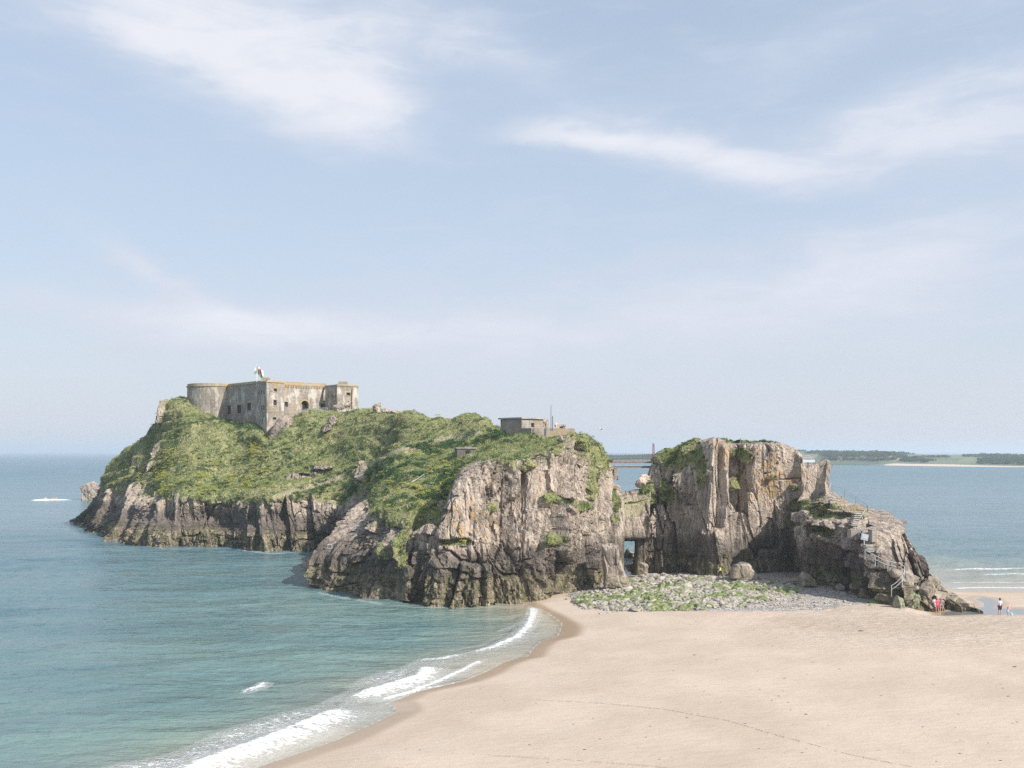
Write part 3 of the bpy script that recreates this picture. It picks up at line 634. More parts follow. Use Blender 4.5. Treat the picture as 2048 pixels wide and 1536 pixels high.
# pebble bank climbs against the cliffs
pebD = poly_sd(Xf, Yf, np.array([W(px, py, (CH-1.1)*F/(py-HY))[:2] for px, py in [(1130,1180),(1150,1196),(1200,1207),(1290,1216),(1400,1219),(1540,1222),(1640,1222),(1700,1215),(1760,1200),(1770,1170),(1640,1130),(1500,1118),(1300,1126),(1200,1140),(1140,1160)]]))
peb = smooth(pebD, -1.0, 1.5)
Z += peb*0.22*smooth(pebD, 0, 6)+np.where(sd > 0, 1, 0)*peb*fine*0.12
# drainage pool at the right-hand end of the rocks
pool_poly = np.array([W(px, py, (CH-0.55)*F/(py-HY))[:2] for px, py in [(1880,1232),(1960,1229),(2060,1230),(2200,1234),(2200,1222),(2050,1218),(1985,1217),(1996,1207),(1985,1198),(1962,1195),(1950,1199),(1966,1206),(1966,1214),(1930,1219),(1880,1224)]])
pd = poly_sd(Xf, Yf, pool_poly); zone = smooth(pd, -4, -0.5)
Z = Z*(1-zone)+zone*(0.62+0.02*fb); Z -= smooth(pd, -0.3, 0.6)*0.12
# tyre tracks and a rope line dragged over the sand
def groove(pts, wd, dep):
    global Z
    L = np.array([W(px, py, (CH-0.9)*F/(py-HY))[:2] for px, py in pts]); d = poly_sd(Xf, Yf, L, closed=False)
    Z = Z-dep*np.exp(-(d/wd)**2)
def sline(pts):
    L = np.array([W(px, py, (CH-0.9)*F/(py-HY))[:2] for px, py in pts]); o = np.full(len(Xf), 9.0); best = np.full(len(Xf), 1e9)
    for a_, b_ in zip(L, L[1:]):
        e = b_-a_; q = np.clip(((Xf-a_[0])*e[0]+(Yf-a_[1])*e[1])/(e@e), 0, 1); dd = np.hypot(Xf-a_[0]-q*e[0], Yf-a_[1]-q*e[1]); m_ = dd < best
        best = np.where(m_, dd, best); sg = np.sign(e[0]*(Yf-a_[1])-e[1]*(Xf-a_[0])); o = np.where(m_, sg*dd, o)
    return o
trk1 = sline([(1080,1392),(1200,1402),(1330,1420),(1450,1445),(1600,1490),(1700,1518),(1900,1560)]); trk2 = sline([(560,1560),(640,1530),(760,1527),(900,1531),(1060,1538),(1250,1550)]); trk3 = sline([(980,1500),(1120,1512),(1300,1535),(1500,1570)])
wet = np.clip(1-smooth(sd+0.9*fb, 0.5, 2.6), 0, 1)*(sd > -20)
wet = np.maximum(wet, smooth(pd, -2.2, -0.2)*0.9); wet = np.maximum(wet, 0.5*(1-smooth(sd, 2.0, 6.0))*(Yf > 118))
ter_me = mesh_np("beach", np.stack([Xf, Yf, Z], 1), grid_faces(len(gx), len(gy)), {'wet': wet, 'pebble': peb, 'rip': rip, 'trka': trk1, 'trkb': trk2, 'trkc': trk3})
m, t, b = new_mat("sand")
geo = t.node('ShaderNodeNewGeometry'); pos = geo.outputs['Position']
n1 = t.noise(pos, 0.12, 5, 0.6); n2 = t.noise(t.mapping(pos, (0.6, 1.6, 1)), 1.1, 8, 0.7); n3 = t.noise(pos, 9, 5, 0.7); n4 = t.noise(t.mapping(pos, (0.5, 2.6, 1)), 1.5, 6, 0.75, 0.6)
c = t.mix(t.ramp(n1, 0.35, 0.65), (0.485, 0.395, 0.315), (0.55, 0.455, 0.372))
c = t.mix(t.math('MULTIPLY', t.ramp(n2, 0.56, 0.74), 0.35), c, (0.40, 0.31, 0.23))
c = t.mix(t.math('MULTIPLY', t.ramp(n4, 0.60, 0.76), 0.6), c, (0.30, 0.235, 0.18))
c = t.mix(t.math('MULTIPLY', t.ramp(n3, 0.5, 0.8), 0.25), c, (0.42, 0.33, 0.25))
def tline(a_, off, wd_): return t.ramp(t.math('ABSOLUTE', t.math('ADD', t.math('ADD', t.attr(a_), off), t.math('MULTIPLY', t.math('SUBTRACT', n2, 0.5), 0.35))), wd_, wd_*.3)
foot_ = t.noise(pos, 3.2, 3, 0.6)
tk = t.math('MULTIPLY', t.math('MAXIMUM', t.math('MAXIMUM', tline('trka', 0, .10), t.math('MULTIPLY', tline('trkc', 0, .1), .6)), t.math('MAXIMUM', tline('trkb', 0.35, .22), tline('trkb', -0.5, .16))), t.ramp(foot_, .42, .55))
c = t.mix(t.math('MULTIPLY', tk, 0.35), c, (0.30, 0.225, 0.155))
wa = t.attr('wet'); c = t.mix(t.ramp(wa, 0.15, 0.9), c, (0.40, 0.30, 0.215))
pa = t.ramp(t.math('ADD', t.attr('pebble'), t.math('MULTIPLY', t.math('SUBTRACT', n2, 0.5), 0.9)), 0.45, 0.6)
vo = t.node('ShaderNodeTexVoronoi'); t.put(vo.inputs['Vector'], pos); vo.inputs['Scale'].default_value = 4.0
pc = t.mix(t.sep(vo.outputs['Color'])[0], (0.24, 0.22, 0.20), (0.52, 0.48, 0.44))
c = t.mix(pa, c, pc); t.put(b.inputs['Base Color'], c)
t.put(b.inputs['Roughness'], t.ramp(wa, 0.3, 1.0, 0.9, 0.22)); t.put(b.inputs['Specular IOR Level'], t.ramp(wa, 0.2, 1, 0.15, 0.5))
dry = t.math('SUBTRACT', 1.0, wa)
wv = t.noise(t.mapping(pos, (0.8, 3.2, 1), (0, 0, R(-14))), 0.9, 5, 0.6, 0.4)
hh = t.math('ADD', t.math('SUBTRACT', t.math('MULTIPLY', n2, 0.7), t.math('MULTIPLY', tk, .5)), t.math('ADD', t.math('MULTIPLY', n3, 0.12), t.math('MULTIPLY', wv, t.math('MULTIPLY', t.attr('rip'), 2.4))))
hh = t.math('ADD', hh, t.math('MULTIPLY', t.math('MULTIPLY', t.math('SUBTRACT', 1.0, vo.outputs['Distance']), pa), 0.9))
t.put(b.inputs['Normal'], t.bump(hh, t.math('MULTIPLY', dry, 0.8), 0.2))
beach = tag(mk("beach", ter_me, m), kind='structure'); M['sand'] = m
ground_z = (gx, gy, Z.reshape(X.shape))
def gz(x, y):
    i = min(max(np.searchsorted(gx, x)-1, 0), len(gx)-2); j = min(max(np.searchsorted(gy, y)-1, 0), len(gy)-2); Zm = ground_z[2]
    tx = (x-gx[i])/(gx[i+1]-gx[i]); ty = (y-gy[j])/(gy[j+1]-gy[j])
    return float((Zm[i, j]*(1-tx)+Zm[i+1, j]*tx)*(1-ty)+(Zm[i, j+1]*(1-tx)+Zm[i+1, j+1]*tx)*ty)
def ground_at(px, py):
    """world point of the beach under a photo pixel"""
    D = (CH-1.0)*F/(py-HY)
    for _ in range(12):
        p = W(px, py, D); D = (CH-gz(p[0], p[1]))*F/(py-HY)
    p = W(px, py, D); return np.array([p[0], p[1], gz(p[0], p[1])])

# --- sea sheet
sx = axis(-75, 95, 0.32, -70000, 70000); sy = axis(46, 215, 0.32, -300, 70000)
X, Y = np.meshgrid(sx, sy, indexing='ij'); Xf, Yf = X.ravel(), Y.ravel(); P3 = np.stack([Xf, Yf, Xf*0], 1)
near = (np.abs(Xf) < 140) & (Yf > 30) & (Yf < 300)
sdw = -poly_sd(Xf, Yf, land)                         # distance off the shore
def line_w(pts): return np.array([W(px, py, CH*F/(py-HY))[:2] for px, py in pts])
def band(pts, wd_in, wd_out):
    """1 on the breaker line, fading wd_out towards the shore, wd_in behind (seaward)"""
    L = line_w(pts); d = poly_sd(Xf[near], Yf[near], L, closed=False)
    n = len(L); tt = np.zeros(near.sum()); best = np.full(near.sum(), 1e9); side = np.zeros(near.sum())
    xx, yy = Xf[near], Yf[near]; cum = 0; tl = np.linalg.norm(np.diff(L, axis=0), axis=1).sum()
    for i in range(n-1):
        a, e = L[i], L[i+1]-L[i]; le = np.linalg.norm(e); q = ((xx-a[0])*e[0]+(yy-a[1])*e[1])/(le*le); q = np.clip(q, 0, 1)
        dd = np.hypot(xx-a[0]-q*e[0], yy-a[1]-q*e[1]); mm = dd < best; best = np.where(mm, dd, best)
        side = np.where(mm, np.sign(e[0]*(yy-a[1])-e[1]*(xx-a[0])), side); tt = np.where(mm, (cum+q*le)/tl, tt); cum += le
    wd = np.where(side > 0, wd_in, wd_out)
    r = np.zeros(len(Xf)); ends = smooth(tt, 0.0, 0.10)*(1-smooth(tt, 0.90, 1.0))
    r[near] = np.exp(-(best/wd)**2)*(0.35+0.65*ends); return r, (best, side, tt)
foam = np.zeros(len(Xf)); lift = np.zeros(len(Xf))
# lines run from right/far to left/near, so "side > 0" is ... seaward or shoreward, set below
for pts, wi, wo_, lf in [([(1058,1212),(1064,1222),(1063,1232),(1053,1256),(1030,1277),(991,1293),(924,1307)], .35, 1.0, .22),
                     ([(850,1330),(843,1350),(834,1358),(768,1379),(690,1397)], .45, 2.2, .34),
                     ([(684,1413),(650,1436),(566,1473),(457,1512),(390,1538),(320,1570)], .5, 2.6, .40),
                     ([(967,1317),(925,1340),(873,1364),(820,1384),(744,1405)], .3, .55, .08),
                     ([(530,1362),(515,1376),(484,1385)], .35, .8, .22),
                     ([(924,1307),(880,1318),(830,1322)], .25, .8, .10),
                     ([(1900,1139),(1960,1139),(2100,1138)], .9, 1.4, .22), ([(1960,1152),(2010,1151),(2080,1151)], .5, .8, .12),
                     ([(1905,1177),(1960,1176),(2080,1177)], .35, .7, .08), ([(1890,1165),(1960,1166),(2100,1164)], .2, .4, .08)]:
    r, (bd, sdn, tt) = band(pts, wo_, wi)
    foam = np.maximum(foam, r); r2 = np.zeros(len(Xf)); r2[near] = np.exp(-(bd/1.3)**2)*smooth(tt, 0, .2)*(1-smooth(tt, .8, 1)); lift = np.maximum(lift, r2*lf)
# churned foam behind the breakers and thin lace in the swash
def area(pts, val, soft=1.2):
    global foam
    L = line_w(pts); d = poly_sd(Xf, Yf, L); foam = np.maximum(foam, val*smooth(d, -soft, soft))
area([(664,1405),(560,1425),(449,1459),(332,1512),(211,1534),(150,1600),(420,1570),(457,1515),(566,1475),(640,1440)], 0.74, 1.0)
area([(850,1325),(760,1342),(710,1362),(740,1385),(830,1362)], 0.66, 1.0)
area([(850,1330),(980,1300),(1050,1262),(1068,1225),(1100,1229),(1122,1250),(1115,1272),(1085,1280),(1055,1310),(930,1358),(834,1383),(744,1408),(684,1415),(600,1460),(470,1515),(560,1515),(680,1478),(795,1424),(782,1408),(840,1380)], 0.30, .5)
for pts, v_ in [([(1065,1215),(1060,1240),(1030,1274),(991,1294),(924,1310),(860,1332),(830,1358),(744,1390),(684,1412),(640,1440)], .56), ([(540,1440),(620,1420),(700,1385),(790,1350)], .42), ([(700,1375),(760,1352),(830,1326),(900,1312)], .40), ([(430,1470),(520,1445),(600,1425)], .38), ([(1000,1262),(1030,1254),(1050,1240)], .4), ([(900,1300),(960,1290),(1010,1270)], .33)]:
    dq = poly_sd(Xf[near], Yf[near], line_w(pts), closed=False); q_ = np.zeros(len(Xf)); q_[near] = np.exp(-(dq/.8)**2)*v_; foam = np.maximum(foam, q_)
edge = np.exp(-((sdw-0.10)/0.16)**2)*(Yf < 125)*(Xf < 10); foam = np.maximum(foam, edge*0.72)
edge2 = np.exp(-((sdw-0.2)/0.25)**2)*(Yf > 120)*(Xf > 40); foam = np.maximum(foam, edge2*0.4)
# surf around the foot of the rocks
def foot(pts, wd, val):
    global foam
    d = poly_sd(Xf[near], Yf[near], line_w(pts), closed=False); q = np.zeros(len(Xf)); q[near] = np.exp(-(d/wd)**2)*val
    foam = np.maximum(foam, q)
foot([(215,1072),(240,1083),(250,1086)], 1.2, .62); foot([(480,1098),(540,1107),(600,1104)], .9, .48); foot([(260,1090),(330,1098),(440,1096)], .8, .36)
foot([(640,1185),(700,1200),(760,1210)], .7, .42); foot([(790,1213),(870,1215),(940,1213),(1000,1206)], .5, .34); foot([(155,1053),(190,1060)], 1.2, .4); foot([(628,1140),(640,1165)], .8, .45)
foot([(68,997),(88,998),(100,1000),(126,996)], 1.6, .9); foot([(172,998),(188,1001)], .8, .35)
swell = np.zeros(len(Xf))
Pn = P3[near]; cs, sn = math.cos(R(28)), math.sin(R(28))
qn = np.stack([(Pn[:, 0]*cs+Pn[:, 1]*sn)*0.10, (-Pn[:, 0]*sn+Pn[:, 1]*cs)*0.22, Pn[:, 2]], 1)
swell[near] = fbm(qn, 3, 0.45, seed=90)*0.30+fbm(qn*3.3+4, 3, 0.55, seed=93, ridge=True)*0.075+fbm(qn*9+4, 2, 0.55, seed=97, ridge=True)*0.025
amp = smooth(sdw, 0.5, 16)
Zw = swell*amp+lift-0.02*(1-amp)
Zw = np.where(sdw < 0, -0.02-np.minimum(-sdw, 20)*0.02, Zw)
rs_ = smooth(Xf, 25, 40)*smooth(Yf, 122, 128); shal = np.exp(-np.maximum(sdw, 0)/(9.0+22*rs_))
mid = np.exp(-np.maximum(sdw, 0)/38.0)
sea_me = mesh_np("sea", np.stack([Xf, Yf, Zw], 1), grid_faces(len(sx), len(sy)), {'foam': foam, 'shal': shal, 'mid': mid})
m, t, b = new_mat("sea_water")
geo = t.node('ShaderNodeNewGeometry'); pos = geo.outputs['Position']; y = t.sep(pos)[1]
c = t.mix(t.attr('mid'), (0.095, 0.175, 0.207), (0.18, 0.27, 0.235))
c = t.mix(t.ramp(t.attr('shal'), 0.15, 0.95), c, (0.36, 0.315, 0.24))
cn = t.noise(t.mapping(pos, (0.02, 0.05, 1)), 1.0, 4, 0.6); c = t.mix(t.ramp(cn, 0.4, 0.65), c, t.mix(0.35, c, (0.02, 0.10, 0.15)))
fa = t.attr('foam')
fn = t.noise(t.mapping(pos, (1.0, 2.2, 1), (0, 0, R(26))), 1.3, 8, 0.7, 0.9); fn2 = t.noise(t.mapping(pos, (1, 2, 1), (0, 0, R(26))), 4.5, 6, 0.7, 0.6)
lace = t.node('ShaderNodeTexVoronoi', feature='DISTANCE_TO_EDGE')
t.put(lace.inputs['Vector'], t.vmath('ADD', t.mapping(pos, (0.9, 2.0, 1), (0, 0, R(26))), t.vmath('MULTIPLY', t.noise(pos, 1.2, 4, 0.6, 0, 1), (1.6, 1.6, 0)))); lace.inputs['Scale'].default_value = 1.3
lc = t.ramp(lace.outputs['Distance'], 0.16, 0.0)
th = t.math('ADD', t.math('MULTIPLY', fa, 0.86), t.math('ADD', t.math('MULTIPLY', t.math('SUBTRACT', fn, 0.5), 1.25), t.math('MULTIPLY', t.math('SUBTRACT', fn2, 0.5), 0.8)))
th = t.math('ADD', th, t.math('MULTIPLY', t.math('MULTIPLY', lc, 0.22), t.ramp(fa, 0.05, 0.3)))
fmask = t.ramp(th, 0.56, 0.92)
caps = t.noise(t.mapping(pos, (0.12, 0.35, 1)), 1.0, 7, 0.7); capm = t.math('MULTIPLY', t.ramp(caps, 0.775, 0.82), t.ramp(y, 90, 200))
fmask = t.math('MAXIMUM', fmask, capm)
thin = t.math('MULTIPLY', t.ramp(fa, 0.18, 0.4), t.ramp(fn2, 0.38, 0.68, 0.08, 0.55))
fmask = t.math('MAXIMUM', fmask, thin)
t.put(b.inputs['Base Color'], t.mix(fmask, c, (0.76, 0.78, 0.78)))
far = t.ramp(y, 120, 1500, smooth=False)
t.put(b.inputs['Roughness'], t.math('ADD', t.math('MULTIPLY', fmask, 0.5), t.ramp(y, 60, 900, 0.10, 0.32))); b.inputs['IOR'].default_value = 1.33
w1 = t.noise(t.mapping(pos, (0.35, 0.9, 1), (0, 0, R(12))), 1.0, 6, 0.62, 0.3); w2 = t.noise(t.mapping(pos, (0.9, 2.2, 1), (0, 0, R(-8))), 1.6, 5, 0.6, 0.2)
w3 = t.noise(t.mapping(pos, (0.05, 0.14, 1), (0, 0, R(10))), 1.0, 5, 0.6, 0.3)
wh = t.math('ADD', t.math('MULTIPLY', w1, 0.44), t.math('ADD', t.math('MULTIPLY', w2, 0.20), t.math('MULTIPLY', w3, 3.2)))
wh = t.math('ADD', wh, t.math('MULTIPLY', fmask, 0.15))
calm = t.ramp(t.attr('shal'), 0.5, 0.95, 1.0, 0.25)
t.put(b.inputs['Normal'], t.bump(wh, t.math('MULTIPLY', calm, 0.9), 0.68))
sea = tag(mk("sea", sea_me, m), kind='structure'); M['sea'] = m
# pool of water left on the sand
pv = [(float(p[0]), float(p[1]), 0.565) for p in pool_poly]
# grow the outline slightly so that the sand cuts its real edge
pc_ = np.mean(np.array(pv), 0); pme = bpy.data.meshes.new("tide_pool")
import mathutils
tris = mathutils.geometry.tessellate_polygon([[Vector(v) for v in pv]])
pme.from_pydata(pv, [], [tuple(tt) for tt in tris]); pme.update()
m, t, b = new_mat("pool_water"); geo = t.node('ShaderNodeNewGeometry')
b.inputs['Base Color'].default_value = (0.20, 0.20, 0.19, 1); b.inputs['Roughness'].default_value = 0.08; b.inputs['IOR'].default_value = 1.33
t.put(b.inputs['Normal'], t.bump(t.noise(t.mapping(geo.outputs['Position'], (1, 2.5, 1)), 3, 4), 0.35, 0.03))
pool = tag(mk("tide_pool", pme, m), kind='structure')
for p in pme.polygons:
    if p.normal.z < 0: p.flip()

# ------------------------------------------------------------------ far coast
def coast():
    pxs = np.linspace(1120, 2500, 700); n = 34
    rows = []; heights = []
    base = np.interp(pxs, [1120, 1300, 1590, 1760, 2048, 2500], [924.5, 925, 929, 931, 935, 940])
    top = np.interp(pxs, [1120, 1250, 1400, 1590, 1680, 1760, 1800, 1830, 1900, 2000, 2048, 2500], [917, 914, 908, 902.0, 903.0, 904.5, 906, 909, 909.5, 909, 912, 914])
    sand = np.interp(pxs, [1120, 1740, 1765, 1790, 1900, 1960, 2048, 2500], [0, 0, .3, 1, 1, .6, .45, .4])
    V = []; A = []
    for k in range(n):
        s = k/(n-1)
        D0 = CH*F/(base-HY); D = D0+s*520
        ztop = CH+(HY-top)*(D0+520)/F
        # profile: sand foreshore, then cliff, then rising fields
        cl = smooth(np.full(len(pxs), s), 0.10, 0.20)
        zc = np.interp(pxs, [1120, 1300, 1500, 1780, 1820, 2100, 2500], [7, 9, 12, 12, 4, 3, 3])
        z = np.minimum(s/0.10, 1)*1.6*sand+cl*zc+np.clip((s-.2)/.8, 0, 1)*(ztop-zc-1.6*sand)
        if k == 0: z = z*0-0.6
        V.append(np.stack([(pxs-CX)*D/F, D, z], 1)); A.append(np.stack([sand*(s < 0.12), cl*(s < 0.24)*(pxs < 1800), np.full(len(pxs), s)], 1))
    V.append(np.stack([(pxs-CX)*(D+60)/F, D+60, z*0-2], 1)); A.append(A[-1])
    V = np.array(V).transpose(1, 0, 2); A = np.array(A).transpose(1, 0, 2).reshape(-1, 3); U, K, _ = V.shape; P = V.reshape(-1, 3)
    dn = fbm(P*np.array([.03, .03, .05]), 4, .6, seed=120); P[:, 2] += dn*(1.6)*(P[:, 2] > 3); P[:, 1] += dn*8*(A[:, 1])
    return mesh_np("far_coast", P, grid_faces(U, K)[:, ::-1], {'sandy': A[:, 0], 'cliffy': A[:, 1]}), P, A
cme, CP, CA = coast()
m, t, b = new_mat("far_coast")
geo = t.node('ShaderNodeNewGeometry'); pos = geo.outputs['Position']
vf = t.node('ShaderNodeTexVoronoi'); t.put(vf.inputs['Vector'], t.mapping(pos, (0.014, 0.006, 0))); vf.inputs['Scale'].default_value = 1.0
fc_ = t.mix(t.sep(vf.outputs['Color'])[0], (0.07, 0.11, 0.06), (0.17, 0.20, 0.11))
cn = t.noise(t.mapping(pos, (0.05, 0.02, 0.10)), 1.0, 5, 0.7)
cc = t.mix(t.ramp(cn, 0.42, 0.62), (0.10, 0.12, 0.06), (0.40, 0.30, 0.24))
c = t.mix(t.ramp(t.attr('cliffy'), 0.2, 0.7), fc_, cc); c = t.mix(t.ramp(t.attr('sandy'), 0.2, 0.6), c, (0.62, 0.50, 0.40))
t.put(b.inputs['Base Color'], c); b.inputs['Roughness'].default_value = 0.9
tag(mk("far_coast", cme, m), kind='structure')

# ------------------------------------------------------------------ scatter helpers
def tri_soup(parts):
    v = np.concatenate([p[0] for p in parts]); f = []; o = 0
    for p in parts: f.append(p[1]+o); o += len(p[0])
    return v, np.concatenate(f)
def face_sample(P, fc, wv, count):
    """sample points on quads weighted by area*weight; returns points, normals, index of nearest corner"""
    a, b_, c, d = P[fc[:, 0]], P[fc[:, 1]], P[fc[:, 2]], P[fc[:, 3]]
    n = np.cross(c-a, d-b_); ar = np.linalg.norm(n, axis=1)*.5; nn = n/(2*ar[:, None]+1e-9); sgn = np.sign(np.mean(nn[:, 2]*ar)); nn = nn*sgn
    wt = ar*wv[fc[:, 0]]
    cen = (a+c)/2; view = cen-np.array([0, 0, CH]); view /= np.linalg.norm(view, axis=1, keepdims=True)
    wt = wt*((nn*view).sum(1) < 0.25)*(cen[:, 2] > 0.5)
    idx = rng.choice(len(fc), size=count, p=wt/wt.sum()); u = rng.random((count, 1)); v = rng.random((count, 1))
    pt = (a[idx]*(1-u)+b_[idx]*u)*(1-v)+(d[idx]*(1-u)+c[idx]*u)*v
    return pt, nn[idx], fc[idx, 0]
def blades(pt, nrm, cols, length, nb, width, spread=0.6):
    n = len(pt); N_ = n*nb
    base = np.repeat(pt, nb, 0)+rng.normal(0, 1, (N_, 3))*np.array([.12, .12, .03])*spread
    up = np.repeat(nrm*0.35+np.array([0, 0, .8]), nb, 0)+rng.normal(0, .42, (N_, 3))*spread*1.3; up /= np.linalg.norm(up, axis=1, keepdims=True)
    L = np.repeat(length, nb)[:, None]*rng.uniform(.5, 1.2, (N_, 1)); side = np.cross(up, rng.normal(0, 1, (N_, 3))); side /= np.linalg.norm(side, axis=1, keepdims=True)+1e-9
    wd = width*rng.uniform(.6, 1.3, (N_, 1))
    v = np.stack([base-side*wd-up*0.08, base+side*wd-up*0.08, base+up*L], 1).reshape(-1, 3)
    c = np.repeat(np.repeat(cols, nb, 0)*rng.uniform(.75, 1.25, (N_, 1)), 3, 0)
    return v, np.arange(N_*3).reshape(-1, 3), c
def leafcloud(cen, rad, cols, nl, size):
    n = len(cen); N_ = n*nl
    d = rng.normal(0, 1, (N_, 3)); d /= np.linalg.norm(d, axis=1, keepdims=True); d[:, 2] = np.abs(d[:, 2])*1.0-0.15
    r = np.repeat(rad, nl, 0)*(rng.random((N_, 1))**0.4); p = np.repeat(cen, nl, 0)+d*r
    a = rng.normal(0, 1, (N_, 3)); a /= np.linalg.norm(a, axis=1, keepdims=True); b_ = np.cross(a, d+rng.normal(0, .5, (N_, 3))); b_ /= np.linalg.norm(b_, axis=1, keepdims=True)+1e-9
    s = size*rng.uniform(.6, 1.4, (N_, 1)); v = np.stack([p-a*s, p+b_*s*.8, p+a*s, p-b_*s*.8], 1).reshape(-1, 3)
    c = np.repeat(np.repeat(cols, nl, 0)*rng.uniform(.7, 1.3, (N_, 1)), 4, 0)
    return v, np.arange(N_*4).reshape(-1, 4), c
def pal(n_, cols, wts):
    cols = np.array(cols); k = rng.choice(len(cols), size=n_, p=np.array(wts)/sum(wts)); return cols[k]
# grass on every loft
gv, gf, gc_ = [], [], []; o_ = 0
for ti, (P, fc, g) in enumerate(terr):
    cnt = [80000, 9000, 1500, 1500][ti]
    wv = smooth(g+0.25*0, 0.48, 0.62)+0.004
    if ti == 0: pd_ = path_dist(P); wv = wv*(.06+.94*smooth(pd_, .2, .55))
    pt, nn, vi = face_sample(P, fc, wv, cnt)
    zone = fbm(pt*0.16, 3, seed=140); zone2 = fbm(pt*0.5, 3, seed=141)
    c0 = np.where(zone[:, None] > 0.12, (0.44, 0.435, 0.215), (0.30, 0.34, 0.14))
    c0 = np.where((zone2[:, None] > 0.22), (0.11, 0.155, 0.06), c0); c0 = np.where((zone2[:, None] < -0.30), (0.46, 0.40, 0.26), c0)
    c0 = c0*rng.uniform(.75, 1.3, (cnt, 1))
    ln = rng.uniform(.12, .32, cnt)*(1+0.4*zone2)
    v, f, c = blades(pt, nn, c0, ln, 5, 0.045)
    gv.append(v); gf.append(f+o_); gc_.append(c); o_ += len(v)
gme = mesh_np("grass", np.concatenate(gv), np.concatenate(gf), {'col': np.concatenate(gc_)}, smoothf=False)
tag(mk("grass", gme, M['leaf']), kind='stuff')
# leafy plants, yellow-flowered plants
bv, bf, bc = [], [], []; o_ = 0
P, fc, g = terr[0]; ppx, ppy = pix(P)
def wblob(cx, cy, rx, ry): return np.exp(-((ppx-cx)/rx)**2-((ppy-cy)/ry)**2)
leafw = (g > 0.55)*(0.05+0.6*wblob(440, 950, 150, 40)+1.6*wblob(900, 960, 70, 28)+1.0*wblob(880, 1000, 70, 30)+1.0*wblob(800, 935, 50, 22)+1.2*wblob(840, 900, 45, 14)+.9*wblob(460, 850, 60, 20)+2.2*wblob(762, 938, 26, 14)+1.6*wblob(708, 960, 12, 40)+1.2*wblob(850, 885, 30, 8)+.4*wblob(600, 880, 60, 40)+.9*wblob(700, 960, 40, 40)+1.5*wblob(1000, 872, 40, 9)+.6*wblob(790, 1040, 50, 50))
leafw = leafw+(g > .55)*1.3*np.exp(-((path_dist(P+np.array([0, 0, 1.4]))/.6)**2))*(path_dist(P) > .5); leafw = leafw*smooth(fbm(P*0.35, 3, seed=150), -0.1, 0.35)
pt, nn, vi = face_sample(P, fc, leafw+1e-6, 3000)
cols = pal(len(pt), [(0.035, 0.085, 0.03), (0.06, 0.13, 0.04), (0.11, 0.19, 0.07), (0.18, 0.23, 0.13)], [4, 4, 3, 2])
rad = rng.uniform(.25, .85, (len(pt), 1))*np.array([1, 1, .75])
v, f, c = leafcloud(pt+nn*0.12, rad, cols, 46, 0.075); bv.append(v); bf.append(f+o_); bc.append(c); o_ += len(v)
P, fc, g = terr[1]
pt, nn, vi = face_sample(P, fc, (g > 0.5)*1.0+1e-6, 420); cols = pal(len(pt), [(0.03, 0.075, 0.025), (0.05, 0.12, 0.03), (0.09, 0.17, 0.05)], [4, 4, 2])
v, f, c = leafcloud(pt+nn*0.1, rng.uniform(.15, .36, (len(pt), 1))*np.array([1, 1, .6]), cols, 46, 0.06); bv.append(v); bf.append(f+o_); bc.append(c); o_ += len(v)
bme = mesh_np("ground_cover", np.concatenate(bv), np.concatenate(bf), {'col': np.concatenate(bc)}, smoothf=False)
tag(mk("ground_cover", bme, M['leaf']), kind='stuff')
P, fc, g = terr[0]
yw = (g > 0.5)*(1.3*wblob(500, 905, 45, 22)+1.0*wblob(400, 950, 110, 32)+.5*wblob(330, 950, 60, 30)+.7*wblob(560, 905, 30, 14)+.35*wblob(850, 960, 90, 40)+.25*wblob(900, 1020, 60, 40)+.02)
yw = yw*smooth(fbm(P*0.5, 3, seed=155), 0.0, 0.4)
pt, nn, vi = face_sample(P, fc, yw+1e-7, 1100)
cols = pal(len(pt), [(0.42, 0.42, 0.09), (0.34, 0.37, 0.09), (0.50, 0.47, 0.10)], [3, 3, 2])
v, f, c = leafcloud(pt+nn*0.3+np.array([0, 0, .15]), rng.uniform(.22, .6, (len(pt), 1))*np.array([1, 1, .5]), cols, 50, 0.06)
tag(mk("wild_flowers", mesh_np("wild_flowers", v, f, {'col': c}, smoothf=False), M['leaf']), kind='stuff')
# woodland along the far coast
wpx = rng.uniform(1130, 2450, 4600); sfrac = rng.random(4600)**1.5
keep = fbm(np.stack([wpx*0.012, sfrac*3, wpx*0], 1), 3, seed=160) > np.where(wpx > 1960, -.32, np.where(wpx > 1820, -0.05, -.3)); wpx, sfrac = wpx[keep], sfrac[keep]
ci = np.clip(((wpx-1120)/1380*699).astype(int), 0, 699); ki = np.clip((0.16+sfrac*0.8)*33, 5, 33).astype(int)
cp = CP.reshape(700, 35, 3)[ci, ki]
kk = (CA.reshape(700, 35, 3)[ci, ki, 0] < .2); cp = cp[kk]
cols = pal(len(cp), [(0.03, 0.065, 0.025), (0.045, 0.085, 0.03), (0.07, 0.11, 0.04)], [4, 3, 2])
v, f, c = leafcloud(cp+np.array([0, 0, 1.0]), rng.uniform(3, 6.5, (len(cp), 1))*np.array([1, 1, .55]), cols, 34, 1.0)
tag(mk("woodland", mesh_np("woodland", v, f, {'col': c}, smoothf=False), M['leaf']), kind='stuff')

